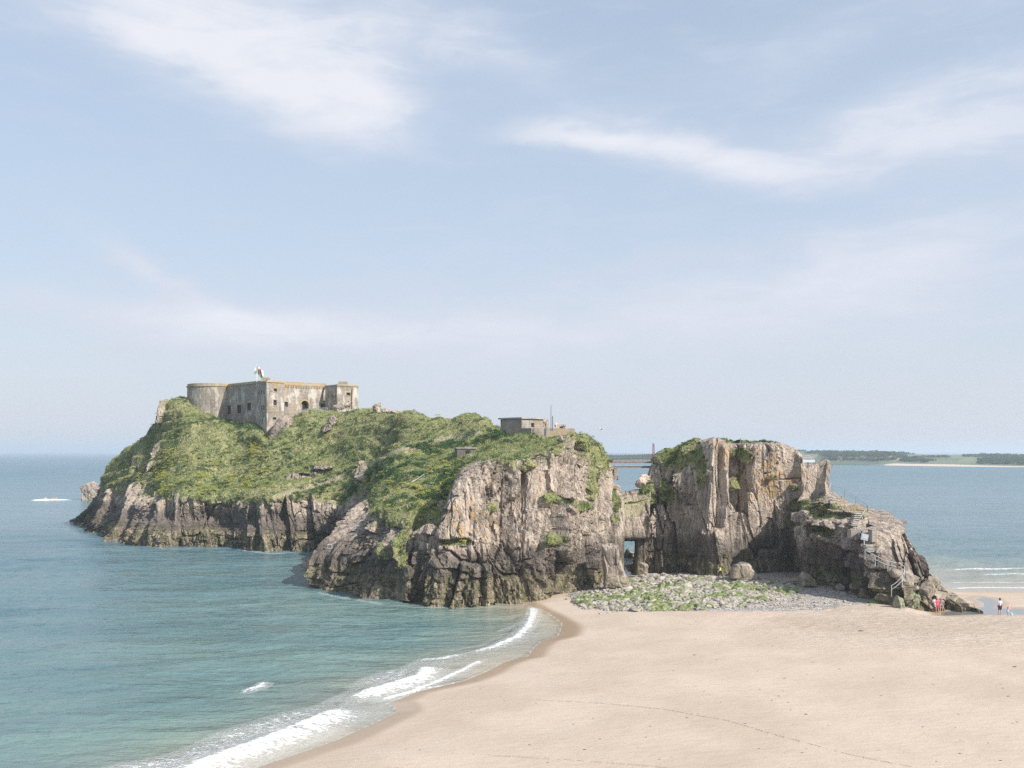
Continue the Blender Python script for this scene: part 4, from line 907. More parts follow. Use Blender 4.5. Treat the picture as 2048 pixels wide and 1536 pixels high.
# ------------------------------------------------------------------ ray casting on the built terrain
allP = np.concatenate([x[0] for x in terr]); off = np.cumsum([0]+[len(x[0]) for x in terr])[:-1]
allF = np.concatenate([x[1]+o for x, o in zip(terr, off)])
fpx, fpy = pix(allP[allF[:, 0]]); fpy_ok = (allP[allF[:, 0]][:, 2] > -1)
bvh = BVHTree.FromPolygons(allP[:, :].tolist(), allF[fpy_ok].tolist())
def hit(px, py):
    d = Vector(((px-CX)/F, 1, -(py-HY)/F)); n = d.normalized(); r = bvh.ray_cast(Vector((0, 0, CH)), n)
    if r[0] is None: return None, None
    return np.array(r[0]), np.array(r[1])
def ground_z_ray(x, y):
    r = bvh.ray_cast(Vector((x, y, 60)), Vector((0, 0, -1))); return None if r[0] is None else r[0].z

# ================================================================== THE FORT
class Wall:
    """rectangular-opening wall in the vertical plane through p0 along unit dir a; outward normal nrm; cells with openings cut out"""
    def __init__(s, p0, a, L, z0, z1, nrm): s.p0 = np.array(p0, float); s.a = np.array(a, float); s.L = L; s.z0 = z0; s.z1 = z1; s.n = np.array(nrm, float); s.open = []
    def local(s, px, py):
        """intersection of the ray through a photo pixel with the wall plane -> (t, z)"""
        dx, dz = (px-CX)/F, -(py-HY)/F; A = np.array([[dx, -s.a[0]], [1, -s.a[1]]]); D, t = np.linalg.solve(A, s.p0); return t, CH+dz*D
    def pt(s, t, z, d=0): q = s.p0+s.a*t+s.n*d; return (q[0], q[1], z)
    def rect(s, px0, py0, px1, py1):
        t0, za = s.local(px0, py0); t1, zb = s.local(px1, py1); tm0, tm1 = min(t0, t1), max(t0, t1); z0_, z1_ = min(za, zb), max(za, zb)
        s.open.append((tm0, tm1, z0_, z1_)); return (tm0, tm1, z0_, z1_)
    def mesh(s, mb, thick=0.55):
        ts = sorted({0, s.L} | {q for o in s.open for q in o[:2] if 0 < q < s.L}); zs = sorted({s.z0, s.z1} | {q for o in s.open for q in o[2:]})
        def isopen(i, j):
            if i < 0 or j < 0 or i >= len(ts)-1 or j >= len(zs)-1: return None
            tm, zm = (ts[i]+ts[i+1])/2, (zs[j]+zs[j+1])/2
            return any(o[0] < tm < o[1] and o[2] < zm < o[3] for o in s.open)
        for i in range(len(ts)-1):
            for j in range(len(zs)-1):
                t0, t1, z0, z1 = ts[i], ts[i+1], zs[j], zs[j+1]
                if not isopen(i, j):
                    mb.add([s.pt(t0, z0), s.pt(t1, z0), s.pt(t1, z1), s.pt(t0, z1)], [(0, 1, 2, 3)])
                else:
                    if isopen(i-1, j) is False: mb.add([s.pt(t0, z0), s.pt(t0, z0, -thick), s.pt(t0, z1, -thick), s.pt(t0, z1)], [(0, 1, 2, 3)])
                    if isopen(i+1, j) is False: mb.add([s.pt(t1, z0), s.pt(t1, z1), s.pt(t1, z1, -thick), s.pt(t1, z0, -thick)], [(0, 1, 2, 3)])
                    if isopen(i, j-1) is False: mb.add([s.pt(t0, z0), s.pt(t1, z0), s.pt(t1, z0, -thick), s.pt(t0, z0, -thick)], [(0, 1, 2, 3)])
                    if isopen(i, j+1) is False: mb.add([s.pt(t0, z1), s.pt(t0, z1, -thick), s.pt(t1, z1, -thick), s.pt(t1, z1)], [(0, 1, 2, 3)])
        return mb
def window(wall, r, parent, depth=0.4, label=None, bars=True):
    t0, t1, z0, z1 = r; mb = MB(parent.location if parent.type == 'EMPTY' else (0, 0, 0))
    c = lambda t, z, d: wall.pt(t, z, -depth+d)
    A3 = np.array([*wall.a, 0]); N3 = np.array([*wall.n, 0]); Z3 = np.array([0, 0, 1.0]); f = 0.05
    mid = lambda t, z: np.array(wall.pt(t, z, -depth))
    w2, h2 = (t1-t0)/2, (z1-z0)/2; cx_, cz_ = (t0+t1)/2, (z0+z1)/2
    mb.box(mid(cx_, z0+f), A3*w2, N3*.05, Z3*f); mb.box(mid(cx_, z1-f), A3*w2, N3*.05, Z3*f)
    mb.box(mid(t0+f, cz_), A3*f, N3*.05, Z3*(h2-2*f)); mb.box(mid(t1-f, cz_), A3*f, N3*.05, Z3*(h2-2*f))
    if bars and w2 > .3: mb.box(mid(cx_, cz_), A3*.03, N3*.04, Z3*(h2-2*f))
    o = mb.build('window', M['frame'], parent)
    p = MB(parent.location).box(mid(cx_, cz_)-N3*.10, A3*w2, N3*.02, Z3*h2).build('pane', M['dark'], o)
    p.matrix_parent_inverse.identity()
    return o
FA = np.array([0.741, 0.671]); FB = np.array([-0.671, 0.741]); P0 = np.array([-52.0, 212.0]); ZT = 32.7
ORG = (-50.0, 222.0, 22.0)
fort = empty('fort', ORG, 'grey stone fort with arched door and square windows on top of the island', 'fort')
u_ = triplanar_uv
fm = M['fort']
# corner tower
w_cf = Wall(P0, FA, 4.1, 14, ZT, -FB); w_cl = Wall(P0, FB, 4.3, 14, ZT, -FA)
wins = []
for r in [(547.5,777,554,783.5), (547,800,553.4,811), (545.8,834.6,552.7,839.8)]: wins.append((w_cf, w_cf.rect(*r)))
for r in [(517.2,781,519.2,789), (522.3,781,524.4,789), (526.8,781,528.9,789), (517,811,519,820), (522.2,811,524.3,820), (526.6,811,528.7,820), (524,838,526,847)]: wins.append((w_cl, w_cl.rect(*r)))
mb = MB(ORG); w_cf.mesh(mb); w_cl.mesh(mb)
q = P0+FA*4.1; Wall(q, FB, 1.2, 14, ZT, FA).mesh(mb); q2 = P0+FB*4.3; Wall(q2, FA, 0.8, 14, ZT, FB).mesh(mb)
mb.build('corner_tower', fm, fort, u_)
# entrance wall
pe = P0+FA*4.1+FB*0.7; w_f = Wall(pe, FA, 10.9, 17, ZT, -FB)
for r in [(569,803.6,576,814), (641.5,806.7,649,817)]: wins.append((w_f, w_f.rect(*r)))
ta, za = w_f.local(602, 824); tb, zb = w_f.local(617.4, 801.6); zc = zb-(tb-ta)/2
ns = 12
for k in range(ns):
    x0, x1 = ta+(tb-ta)*k/ns, ta+(tb-ta)*(k+1)/ns; xm = ((x0+x1)/2-(ta+tb)/2)/((tb-ta)/2); w_f.open.append((x0, x1, za-.4, zc+math.sqrt(max(0, 1-xm*xm))*(tb-ta)/2))
mb = MB(ORG); w_f.mesh(mb, .9); mb.build('wall', fm, fort, u_)
dmb = MB(ORG); A3 = np.array([*FA, 0]); N3 = np.array([*(-FB), 0]); Z3 = np.array([0, 0, 1.])
dmb.box(np.array(w_f.pt((ta+tb)/2, (za+zb)/2, -.95)), A3*(tb-ta)/2, N3*.03, Z3*((zb-za)/2+.3)); door = dmb.build('door', M['dark'], fort)
arc = MB(ORG)
for k in range(15):
    th0, th1 = math.pi*k/15, math.pi*(k+1)/15; rr = (tb-ta)/2; cxx = (ta+tb)/2
    P_ = lambda r, th, d: w_f.pt(cxx+r*math.cos(th), zc+r*math.sin(th), d)
    arc.add([P_(rr, th0, .05), P_(rr+.32, th0, .05), P_(rr+.32, th1, .05), P_(rr, th1, .05), P_(rr+.32, th0, 0), P_(rr+.32, th1, 0), P_(rr, th0, -.3), P_(rr, th1, -.3)], [(0, 1, 2, 3), (1, 4, 5, 2), (0, 3, 7, 6)])
arc.build('arch_surround', M['trim'], fort, u_)
# a pale figure-sized leaf of the half open door
MB(ORG).box(np.array(w_f.pt(ta+.55, za+.95, -.85)), A3*.22, N3*.03, Z3*.85).build('door_leaf', M['wood'], fort)
# right-hand tower
C0 = np.array([-38.2, 218.2]); ZR = ZT-.35
w_rf = Wall(C0, FA, 5.5, 17, ZR, -FB); w_rl = Wall(C0, FB, 4.8, 17, ZR, -FA)
for r in [(693,785,701,791.6), (695,807,700.7,815.5)]: wins.append((w_rf, w_rf.rect(*r)))
for r in [(657,790,659,796.8), (663.6,790,665.7,796.8), (669.8,790,671.9,796.8)]: wins.append((w_rl, w_rl.rect(*r)))
mb = MB(ORG); w_rf.mesh(mb); w_rl.mesh(mb); Wall(C0+FA*5.5, FB, 9, 17, ZR, FA).mesh(mb); mb.build('right_tower', fm, fort, u_)
tp, zp = w_rf.local(703.2, 779); tq, zq = w_rf.local(703.2, 817)
MB(ORG).tube([w_rf.pt(tp, zp, .1), w_rf.pt(tp, zq, .1)], .09).build('drain_pipe', M['pipe'], fort)
ta1, za1 = w_rf.local(696, 803); MB(ORG).tube([w_rf.pt(ta1, za1, .1), w_rf.pt(tp, za1-.35, .1)], .05).build('branch_pipe', M['pipe'], fort)
# left wall with gun ports
pl_ = P0+FB*4.3+FA*0.5; w_l = Wall(pl_, FB, 16.5, 15, ZT, -FA)
gports = [(w_l, w_l.rect(*r)) for r in [(453.5,811,461.5,829), (474,810,482,827), (494,806,502,821)]]
mb = MB(ORG); w_l.mesh(mb, .9); mb.build('wall', fm, fort, u_)
for wl, r in wins: window(wl, r, fort, .4)
for wl, r in gports: window(wl, r, fort, .18)
wins += gports
# lintels and sills over the larger openings
mb = MB(ORG)
for wl, r in wins:
    if r[1]-r[0] > .5:
        aa = np.array([*wl.a, 0]); nn_ = np.array([*wl.n, 0]); mb.box(np.array(wl.pt((r[0]+r[1])/2, r[3]+.13, .01)), aa*((r[1]-r[0])/2+.15), nn_*.03, Z3*.12); mb.box(np.array(wl.pt((r[0]+r[1])/2, r[2]-.10, .03)), aa*((r[1]-r[0])/2+.1), nn_*.05, Z3*.08)
mb.build('lintels', M['trim'], fort, u_)['kind'] = 'stuff'
# round bastion
RC = np.array([-68.6, 231.5]); RR = 6.3
mb = MB(ORG); nseg = 48; ring = [RC+RR*np.array([math.cos(2*math.pi*k/nseg), math.sin(2*math.pi*k/nseg)]) for k in range(nseg)]
vs = [(*p, 17) for p in ring]+[(*p, ZT) for p in ring]; mb.add(vs, [(k, (k+1) % nseg, nseg+(k+1) % nseg, nseg+k) for k in range(nseg)])
rt = mb.build('round_bastion', fm, fort)
uvl = rt.data.uv_layers.new(name='UVMap')
for p in rt.data.polygons:
    k = p.index
    for li, (du_, dv_) in zip(p.loop_indices, [(0, 17), (1, 17), (1, ZT), (0, ZT)]): uvl.data[li].uv = ((k+du_)*2*math.pi*RR/nseg, dv_)
mb = MB(ORG)
def ringband(r0, r1, za, zb):
    v = []
    for k in range(nseg):
        d = np.array([math.cos(2*math.pi*k/nseg), math.sin(2*math.pi*k/nseg)]); v += [(*(RC+d*r0), za), (*(RC+d*r1), za), (*(RC+d*r1), zb), (*(RC+d*r0), zb)]
    f = []
    for k in range(nseg):
        a_, b_ = k*4, ((k+1) % nseg)*4
        for i in range(4): f.append((a_+i, a_+(i+1) % 4, b_+(i+1) % 4, b_+i))
    mb.add(v, f)
ringband(RR-.3, RR+.16, ZT+.004, ZT+.28); mb.build('bastion_cornice', M['trim'], fort, u_); mb = MB(ORG); ringband(RR-.6, RR-.06, ZT+.29, ZT+.72); mb.build('bastion_parapet', M['trim'], fort, u_)
# cornices and parapets
mb = MB(ORG)
def strip(p, q, nrm, z0, z1, out, inn=.3, jog=0.0):
    p, q, nrm = map(np.array, (p, q, nrm)); c = (p+q)/2+nrm*(out-inn)/2; L = q-p
    mb.box((*c, (z0+z1)/2), (*(L/2*(1+jog)), 0), (*(nrm*(out+inn)/2), 0), (0, 0, (z1-z0)/2))
pc1 = P0+FA*4.1; pfe = pe+FA*10.9
strip(P0-FA*.15-FB*0, pc1, -FB, ZT, ZT+.26, .16); strip(P0-FB*.15, P0+FB*4.3, -FA, ZT+.002, ZT+.262, .162)
strip(pe, pfe, -FB, ZT-.35, ZT-.1, .14); strip(pl_, pl_+FB*15.2, -FA, ZT+.0, ZT+.26, .16)
strip(C0-FA*.15, C0+FA*5.65, -FB, ZR, ZR+.26, .16); strip(C0-FB*.15, C0+FB*4.8, -FA, ZR+.002, ZR+.262, .162); strip(C0+FA*5.5, C0+FA*5.5+FB*9, FA, ZR+.001, ZR+.261, .16)
mb.build('cornice', M['trim'], fort, u_); mb = MB(ORG)
for k in range(26):       # corbel table under the entrance parapet
    t_ = .4+k*.40; c = pe+FA*t_-FB*.07; mb.box((*c, ZT-.60), (*(FA*.09), 0), (*(FB*.07), 0), (0, 0, .24))
mb.build('corbel_table', M['trim'], fort, u_); mb = MB(ORG)
sc_, sz_ = w_cf.local(540, 823.7)
strip(P0-FA*.06, pc1, -FB, sz_-.08, sz_+.08, .06, .1); strip(P0-FB*.06, P0+FB*4.3, -FA, sz_-.079, sz_+.081, .061, .1)
mb.build('string_course', M['trim'], fort, u_)
mb = MB(ORG)
strip(P0+FA*.3, pc1, -FB, ZT+.26, ZT+.5, -.25, .9); strip(pe+FA*0, pfe, -FB, ZT-.1, ZT+.42, .06, .8); strip(pl_+FA*.1, pl_+FB*15.2, -FA, ZT+.26, ZT+.62, -.3, 1.1)
strip(C0+FA*.3, C0+FA*5.2, -FB, ZR+.26, ZR+.42, -.25, .9)
mb.build('parapet', M['trim'], fort, u_)
mb = MB(ORG); body = [P0+FA*2.2+FB*2.4, P0+FA*20.5+FB*2.4, P0+FA*20.5+FB*20, P0+FA*2.2+FB*20]
mb.add([(*p, 17) for p in body]+[(*p, ZT-.1) for p in body], [(4, 5, 6, 7), (1, 2, 6, 5), (2, 3, 7, 6), (3, 0, 4, 7)]); mb.build('roof', M['concrete'], fort, u_)
for (px0, px1, D, zt) in [(524, 539, 214.5, .95), (678, 695, 221, .45)]:
    x0, x1 = (px0-CX)*D/F, (px1-CX)*D/F; MB(ORG).box(((x0+x1)/2, D, ZT+.3+zt/4), ((x1-x0)/2, 0, 0), (0, .7, 0), (0, 0, zt/2+.1)).build('roof_block', M['trim'], fort, u_)
# rubble buttress
M['rubble'] = simple('rubble_stone', (0.27, 0.22, 0.185), .9, var=.45, scale=2.2, bump=.12)

# flag on its pole
flag = empty('flagpole', tuple(W(513.7, 768, 216)), 'thin white flagpole with a drooping white and green flag on the fort roof', 'flagpole')
fo = np.array(flag.location)
MB(fo).tube([W(513.7, 770, 216), W(513.7, 728.5, 216)], [.07, .045]).build('pole', M['white'], flag)
def flag_mesh(nx=26, nz=16):
    v, f, c = [], [], []
    for i in range(nx):
        u = i/(nx-1)
        for j in range(nz):
            h = j/(nz-1)                                 # 0 bottom .. 1 top
            x = 0.05+1.35*u+0.05*math.sin(h*5); z = 2.45+1.75*h-u*1.75*(1.15-.35*h)-0.15*u*u*(1-h)+.05*math.sin(u*14+h*3); y = .22*math.sin(u*12+h*2)*(.3+u)
            v.append((x, y, z)); 
            red = ((u-.45)/.26)**2+((h-.52)/.30)**2 < 1 and not (abs(u-.5) < .05 and h < .38) and not (u < .36 and h > .62)
            c.append((.48, .07, .10) if red else ((.78, .78, .76) if h > .5 else (.16, .42, .26)))
    for i in range(nx-1):
        for j in range(nz-1): f.append((i*nz+j, (i+1)*nz+j, (i+1)*nz+j+1, i*nz+j+1))
    # the hoist corner blown to the other side of the pole
    b0 = len(v)
    for i in range(6):
        u = i/5
        for j in range(8):
            h = j/7; v.append((-.05-.55*u*(1-.3*h), .1*math.sin(u*5), 2.3+h*1.6-u*.5+.2*u*(1-h))); c.append((.78, .78, .76) if h > .55 else (.16, .42, .26))
    for i in range(5):
        for j in range(7): f.append((b0+i*8+j, b0+i*8+j+1, b0+(i+1)*8+j+1, b0+(i+1)*8+j))
    return mesh_np('flag', np.array(v), np.array(f), {'col': np.array(c)})
fl = mk('flag', flag_mesh(), M['leaf'], flag)

# railings: posts and rails along a line of world points
def railing(name, pts, label, cat, mat, h=1.05, rails=(1.0, .55), r=.03, spacing=1.8, group=None, postr=None, ends=True):
    pts = [np.array(p, float) for p in pts]; root = empty(name, tuple(pts[0]), label, cat, group); o = pts[0]
    seg = [np.linalg.norm(b_-a_) for a_, b_ in zip(pts, pts[1:])]; tot = sum(seg); n = max(1, round(tot/spacing))
    def at(s_):
        for a_, b_, l in zip(pts, pts[1:], seg):
            if s_ <= l+1e-6: return a_+(b_-a_)*s_/l
            s_ -= l
        return pts[-1]
    for k in range(n+1):
        p = at(tot*k/n); MB(o).tube([p-np.array([0, 0, .25]), p+np.array([0, 0, h])], postr or r*1.15, 5).build('post', mat, root)
    for z in rails: MB(o).tube([p+np.array([0, 0, h*z]) for p in pts], r, 5).build('rail', mat, root)
    return root
def surf(px, py, D=None, lift=0.0):
    h_, n_ = hit(px, py)
    if h_ is None or (D is not None and abs(h_[1]-D) > 12): h_ = W(px, py, D or 150)
    return h_+np.array([0, 0, lift])
railing('railing', [W(601, 828, 214), W(620, 827, 214.5), W(655, 824, 216)], 'grey metal railing in front of the arched door of the fort', 'railing', M['steel'], h=1.0, rails=(1, .7, .4), r=.022, spacing=.5)
railing('railing', [W(819, 843.5, 200), W(850, 844.5, 200), W(870, 849, 198), W(898, 850, 196)], 'thin dark fence along the skyline between fort and grassy mound', 'railing', M['darksteel'], h=.95, rails=(1, .5), r=.022, spacing=1.0)

# ------------------------------------------------------------------ lookout bunker
BO = W(1043.3, 856, 163); bunker = empty('bunker', tuple(BO), 'low flat-roofed concrete lookout hut with a small dark window on the headland', 'bunker')
B0 = BO[:2]; zb0, zb1 = 21.0, 23.35
wb_r = Wall(B0, FA, 4.9, zb0, zb1, -FB); wb_l = Wall(B0, FB, 5.2, zb0, zb1, -FA)
rw = wb_r.rect(1062, 846, 1068.8, 855)
mb = MB(BO); wb_r.mesh(mb, .3); wb_l.mesh(mb, .3); Wall(B0+FA*4.9, FB, 5.2, zb0, zb1, FA).mesh(mb); Wall(B0+FB*5.2, FA, 4.9, zb0, zb1, FB).mesh(mb); mb.build('wall', M['bunker'], bunker, u_)
window(wb_r, rw, bunker, .25, bars=False)
c = B0+FA*2.45+FB*2.6; MB(BO).box((*c, zb1+.12), (*(FA*2.75), 0), (*(FB*2.9), 0), (0, 0, .116)).build('roof', M['concrete'], bunker, u_)
PW = W(1064, 858, 158.5); plat = empty('retaining_wall', tuple(PW), 'long low concrete retaining wall below the lookout hut', 'wall')
zt_ = 21.7; ldir = np.array([W(998, 858, 163)[0]-PW[0], 163-158.5]); ldir /= np.linalg.norm(ldir); rdir = np.array([W(1152, 862, 160)[0]-PW[0], 1.5]); Lr = np.linalg.norm(rdir); rdir /= Lr
mb = MB(PW); nl_ = np.array([ldir[1], -ldir[0]]); nl_ = nl_ if nl_[1] < 0 else -nl_; nr_ = np.array([rdir[1], -rdir[0]])
cL = PW[:2]+ldir*2.65; mb.box((*cL, zt_-1.2), (*(ldir*2.65), 0), (*(nl_*.2), 0), (0, 0, 1.2)); mb.build('wall', M['bunker'], plat, u_)
mb = MB(PW); cR = PW[:2]+rdir*Lr/2; mb.box((*cR, zt_-.95), (*(rdir*(Lr/2-.22)), 0), (*(nr_*.2), 0), (0, 0, .94)); mb.build('wall', M['bunker'], plat, u_)
mast = empty('mast', tuple(W(1102, 858, 158)), 'tall thin dark mast beside the lookout hut', 'mast')
MB(mast.location).tube([W(1102, 862, 158), W(1102, 810, 158)], [.07, .035]).build('pole', M['darksteel'], mast)
MB(mast.location).tube([W(1105.2, 862, 158), W(1105.2, 832, 158)], .07).build('bracket', M['darksteel'], mast)
for (a_, lb) in [((1184.5, 888, 875.5), 'short bare pole on the grassy slope, left of its twin'), ((1191.5, 893, 880), 'short bare pole at the edge above the bridge steps')]:
    pp = surf(a_[0], a_[1], 153); o = tag(MB(pp).tube([pp-np.array([0, 0, .5]), pp+np.array([0, 0, (a_[1]-a_[2])*.0765])], .05, 5).build('post', M['darksteel']), lb, 'pole'); o.location = pp; o.name = 'pole'
# half buried gun store
ge = surf(930, 908, 152); gun = empty('store_hut', tuple(ge), 'small half buried dark stone hut with turf on its roof in the slope', 'hut')
mb = MB(ge); mb.box(ge+np.array([0, 1.0, .1]), (1.45, .35, 0), (-.25, 1.2, 0), (0, 0, .75)); mb.build('wall', M['riser'], gun, u_)
MB(ge).box(ge+np.array([.55, -.20, .1]), (.28, .07, 0), (0, .12, 0), (0, 0, .5)).build('doorway', M['dark'], gun)
MB(ge).box(ge+np.array([0, 1.0, .94]), (1.6, .38, 0), (-.3, 1.35, 0), (0, 0, .09)).build('roof', M['concrete'], gun, u_)

# ------------------------------------------------------------------ footbridge across the gap
br = empty('footbridge', tuple(W(1265, 923, 152)), 'slender railed footbridge spanning the gap between island and stack', 'footbridge'); bo = np.array(br.location)
zd = W(1265, 922.5, 152)[2]; xl, xr = W(1206, 0, 152)[0], W(1330, 0, 152)[0]
MB(bo).box(((xl+xr)/2, 152, zd-.07), ((xr-xl)/2, 0, 0), (0, .55, 0), (0, 0, .06)).build('deck', M['wood'], br)
for yy in (151.5, 152.5):
    mb = MB(bo); mb.box(((xl+xr)/2, yy, zd-.22), ((xr-xl)/2, 0, 0), (0, .05, 0), (0, 0, .06)); mb.build('girder', M['pink_rail'], br)
    for k in range(15): x = xl+(xr-xl)*k/14; MB(bo).tube([(x, yy, zd), (x, yy, zd+1.1)], .02, 5).build('post', M['pink_rail'], br)
    for zz in (1.1, .55): MB(bo).tube([(xl, yy, zd+zz), (xr, yy, zd+zz)], .018, 5).build('rail', M['pink_rail'], br)
    MB(bo).tube([(xl, yy, zd+1.1), (xl-1.4, yy, zd+2.5)], .025, 5).build('rail', M['pink_rail'], br)
    MB(bo).tube([(xl, yy, zd), (xl-1.4, yy, zd+1.4)], .05, 5).build('stringer', M['wood'], br)
gate = empty('gate_post', tuple(W(1307, 923, 152)), 'tall red double post rising above the railings of the footbridge', 'post')
for dx_ in (-.13, .13): MB(gate.location).tube([W(1307, 925, 151.3)+np.array([dx_, 0, 0]), W(1307, 887+dx_*6, 151.3)+np.array([dx_*.6, 0, 0])], .065, 6).build('upright', M['red'], gate)
for py in (892, 905, 915): MB(gate.location).tube([W(1305.5, py, 151.3), W(1308.5, py, 151.3)], .04, 5).build('crossbar', M['red'], gate)
bm = empty('beam', tuple(W(1268, 934, 150)), 'dark timber beam crossing the gap just below the footbridge', 'beam')
MB(bm.location).box(W(1269, 934, 150), (W(1316, 0, 150)[0]/2-W(1222, 0, 150)[0]/2, 0, 0), (0, .35, 0), (0, 0, .15)).build('timber', M['wood'], bm)
MB(bm.location).box(W(1268, 932, 149.6), (2.9, 0, 0), (0, .04, 0), (0, 0, .03)).build('edge_strip', M['steel'], bm)
MB(bm.location).box(W(1305, 937, 150), (.45, 0, 0), (0, .3, 0), (0, 0, .10)).build('bracket', M['concrete'], bm)
pr = tag(MB(W(1232, 960, 150)).box(W(1231, 946, 150), (.22, 0, 0), (0, .3, 0), (0, 0, .95)).build('bridge_pier', M['bunker'], None, u_), 'short masonry pier under the left end of the footbridge', 'pier'); pr.location = W(1232, 960, 150)

# ------------------------------------------------------------------ rocks that stand on their own
def ico(sub):
    import bmesh
    bmm = bmesh.new(); bmesh.ops.create_icosphere(bmm, subdivisions=sub, radius=1.0); v = np.array([q.co for q in bmm.verts]); f = np.array([[w_.index for w_ in q.verts] for q in bmm.faces]); bmm.free(); return v, f
ICO = {k: ico(k) for k in (1, 2, 3, 4, 5)}
def rock_geo(size, seed, sub=4, planes=9, rough=.10):
    v, f = ICO[sub]; r_ = np.random.default_rng(seed); v = v*1.0
    for k in range(planes):                                  # clip by random planes: flat faces
        d = r_.normal(0, 1, 3); d /= np.linalg.norm(d); h = r_.uniform(.45, .8); s_ = v@d; v = v-np.maximum(s_-h, 0)[:, None]*d
    v = v*(1/np.abs(v).max(0)); v = v*np.array(size)
    sc_ = max(size); n = fbm(v/sc_*2.2+seed*3.1, 4, .55, seed=seed % 50); nn_ = v/(np.linalg.norm(v, axis=1, keepdims=True)+1e-6)
    if sub >= 4:
        f1, f2, idv, pl = worley(v/sc_*np.array([4, 4, 2.2])+seed, seed % 30); n = n+(idv-.5)*.6+pl*.9-(1-smooth(f2-f1, 0, .08))*.5
    return v+nn_*n[:, None]*rough*sc_, f
def boulder(px, py, D, size, label, seed, mat=None, rot=0, sub=4, name='boulder', group=None, rough=.10, planes=9, z=None, cat='boulder', tilt=(0, 0)):
    """(px,py) is the foot of the boulder"""
    v, f = rock_geo(size, seed, sub, planes, rough); p = W(px, py, D); p[2] = (z if z is not None else p[2])
    o = mk(name, mesh_np(name, v, f, smoothf=False), mat or boulder_m); o.location = (p[0], p[1], p[2]+size[2]*.75); o.rotation_euler = (tilt[0], tilt[1], rot); tag(o, label, cat, group); return o
# leaning sea stack far left
v, f = rock_geo((1, 1, 1), 5, 5, 4, .04)
def shape_mesh(name, outline, D, thick, mat, seed, rough=.25, res=.35, back=.7, bulge=.6):
    """a rock from its front outline (pixel corners at distance D, real metres), given real thickness and a faceted surface"""
    P_ = np.array([W(px, py, D)[[0, 2]] for px, py in outline]); c = P_.mean(0); n = len(P_); rings = []
    m_ = 14; V = []
    ts = np.linspace(0, n, n*m_, endpoint=False); per = np.array([P_[int(t_)]*(1-t_ % 1)+P_[(int(t_)+1) % n]*(t_ % 1) for t_ in ts]); K = len(per)
    prof = [(0.02, -thick*bulge), (.4, -thick*bulge), (.75, -thick*bulge*.97), (.92, -thick*bulge*.85), (1.0, -thick*bulge*.45), (1.02, 0), (.97, thick*.4), (.8, thick*back), (.4, thick*back), (.02, thick*back)]
    dens = []
    for (s0, y0), (s1, y1) in zip(prof, prof[1:]):
        for q in np.linspace(0, 1, 6, endpoint=False): dens.append((s0+(s1-s0)*q, y0+(y1-y0)*q))
    dens.append(prof[-1])
    G = np.array([[(c[0]+(p[0]-c[0])*s_, D+y_, c[1]+(p[1]-c[1])*s_) for p in per] for s_, y_ in dens]); U, Vv, _ = G.shape
    Pn = G.reshape(-1, 3); cen = np.array([c[0], D, c[1]]); nn_ = Pn-cen; nn_ /= np.linalg.norm(nn_, axis=1, keepdims=True)+1e-6
    f1, f2, idv, pl = worley(Pn*np.array([.9, .9, .5])+seed, seed); d = (idv-.5)*.9+pl*1.3-(1-smooth(f2-f1, 0, .08))*.5+fbm(Pn*1.1, 4, seed=seed)*.9
    Pn = Pn+nn_*d[:, None]*rough
    fc = grid_faces(U, Vv, True)
    return Pn, fc
def shaped(name, outline, D, thick, label, seed, mat=None, rough=.25, bulge=.6, cat='rock'):
    Pn, fc = shape_mesh(name, outline, D, thick, mat, seed, rough, bulge=bulge); o0 = Pn.mean(0); o0[2] = Pn[:, 2].min()
    me = mesh_np(name, Pn-o0, fc, smoothf=False); o = mk(name, me, mat or boulder_m); o.location = o0; return tag(o, label, cat, kind='thing')
Pn, fc = shape_mesh('buttress', [(564,833),(574,831),(584,838),(588,852),(590,866),(584,880),(570,892),(545,893),(536,890),(545,866),(552,848)], 212.0, 3.2, None, 8, .10, bulge=.95)
me = mesh_np('buttress', Pn-np.array(ORG), fc, smoothf=False); mk('buttress', me, M['rubble'], fort)
shaped('sea_rock', [(172,1006),(170,985),(168,974),(173,969),(184,965),(192,968),(196,978),(205,988),(212,1006)], 374, 5, 'pale wedge-shaped rock standing in the sea off the left end of the island', 3, rough=.35, bulge=.9)
boulder(102, 1002, 372, (2.3, 2.0, 1.2), 'low brown rock awash in white surf, far left', 11, z=-.9)
boulder(91, 1000, 375, (.9, .9, .9), 'small rock tip awash in white surf left of the low brown rock', 12, z=-.8, sub=3)
boulder(626, 1138, 151, (1.75, 1.6, 1.35), 'dark weedy rock in the water at the tip of the headland', 14, z=-.5)
boulder(642, 1128, 148, (1.0, 1.2, 1.3), 'dark rock between the weedy rock and the headland', 15, z=-.3)
shaped('stone_pillar', [(1207,1176),(1208,1150),(1206,1120),(1204,1092),(1212,1088),(1228,1087),(1236,1090),(1238,1115),(1246,1138),(1254,1160),(1262,1178)], 124.5, 2.0, 'pale square-topped rock pillar standing on the pebbles beside the arch', 21, rough=.22, bulge=.75)
shaped('boulder', [(1460,1156),(1463,1136),(1470,1129),(1488,1124),(1496,1126),(1517,1153),(1512,1161),(1478,1160)], 131.0, 1.6, 'large flat-faced slab boulder leaning at the foot of the lit cliff', 22, rough=.08, bulge=.9, cat='boulder')
shaped('boulder', [(1602,1170),(1601,1154),(1607,1147),(1617,1149),(1630,1163),(1632,1173)], 125.0, 1.2, 'brown rounded boulder alone on the grey shingle', 24, rough=.16, bulge=.9, cat='boulder')
boulder(1592, 1160, 128, (.8, .6, .35), 'small dark boulder behind the brown boulder on the shingle', 25, sub=3, z=1.2)
boulder(1683, 1176, 121.5, (.75, .7, .55), 'small brown boulder at the dark foot of the right crag', 26, sub=3, z=1.0)
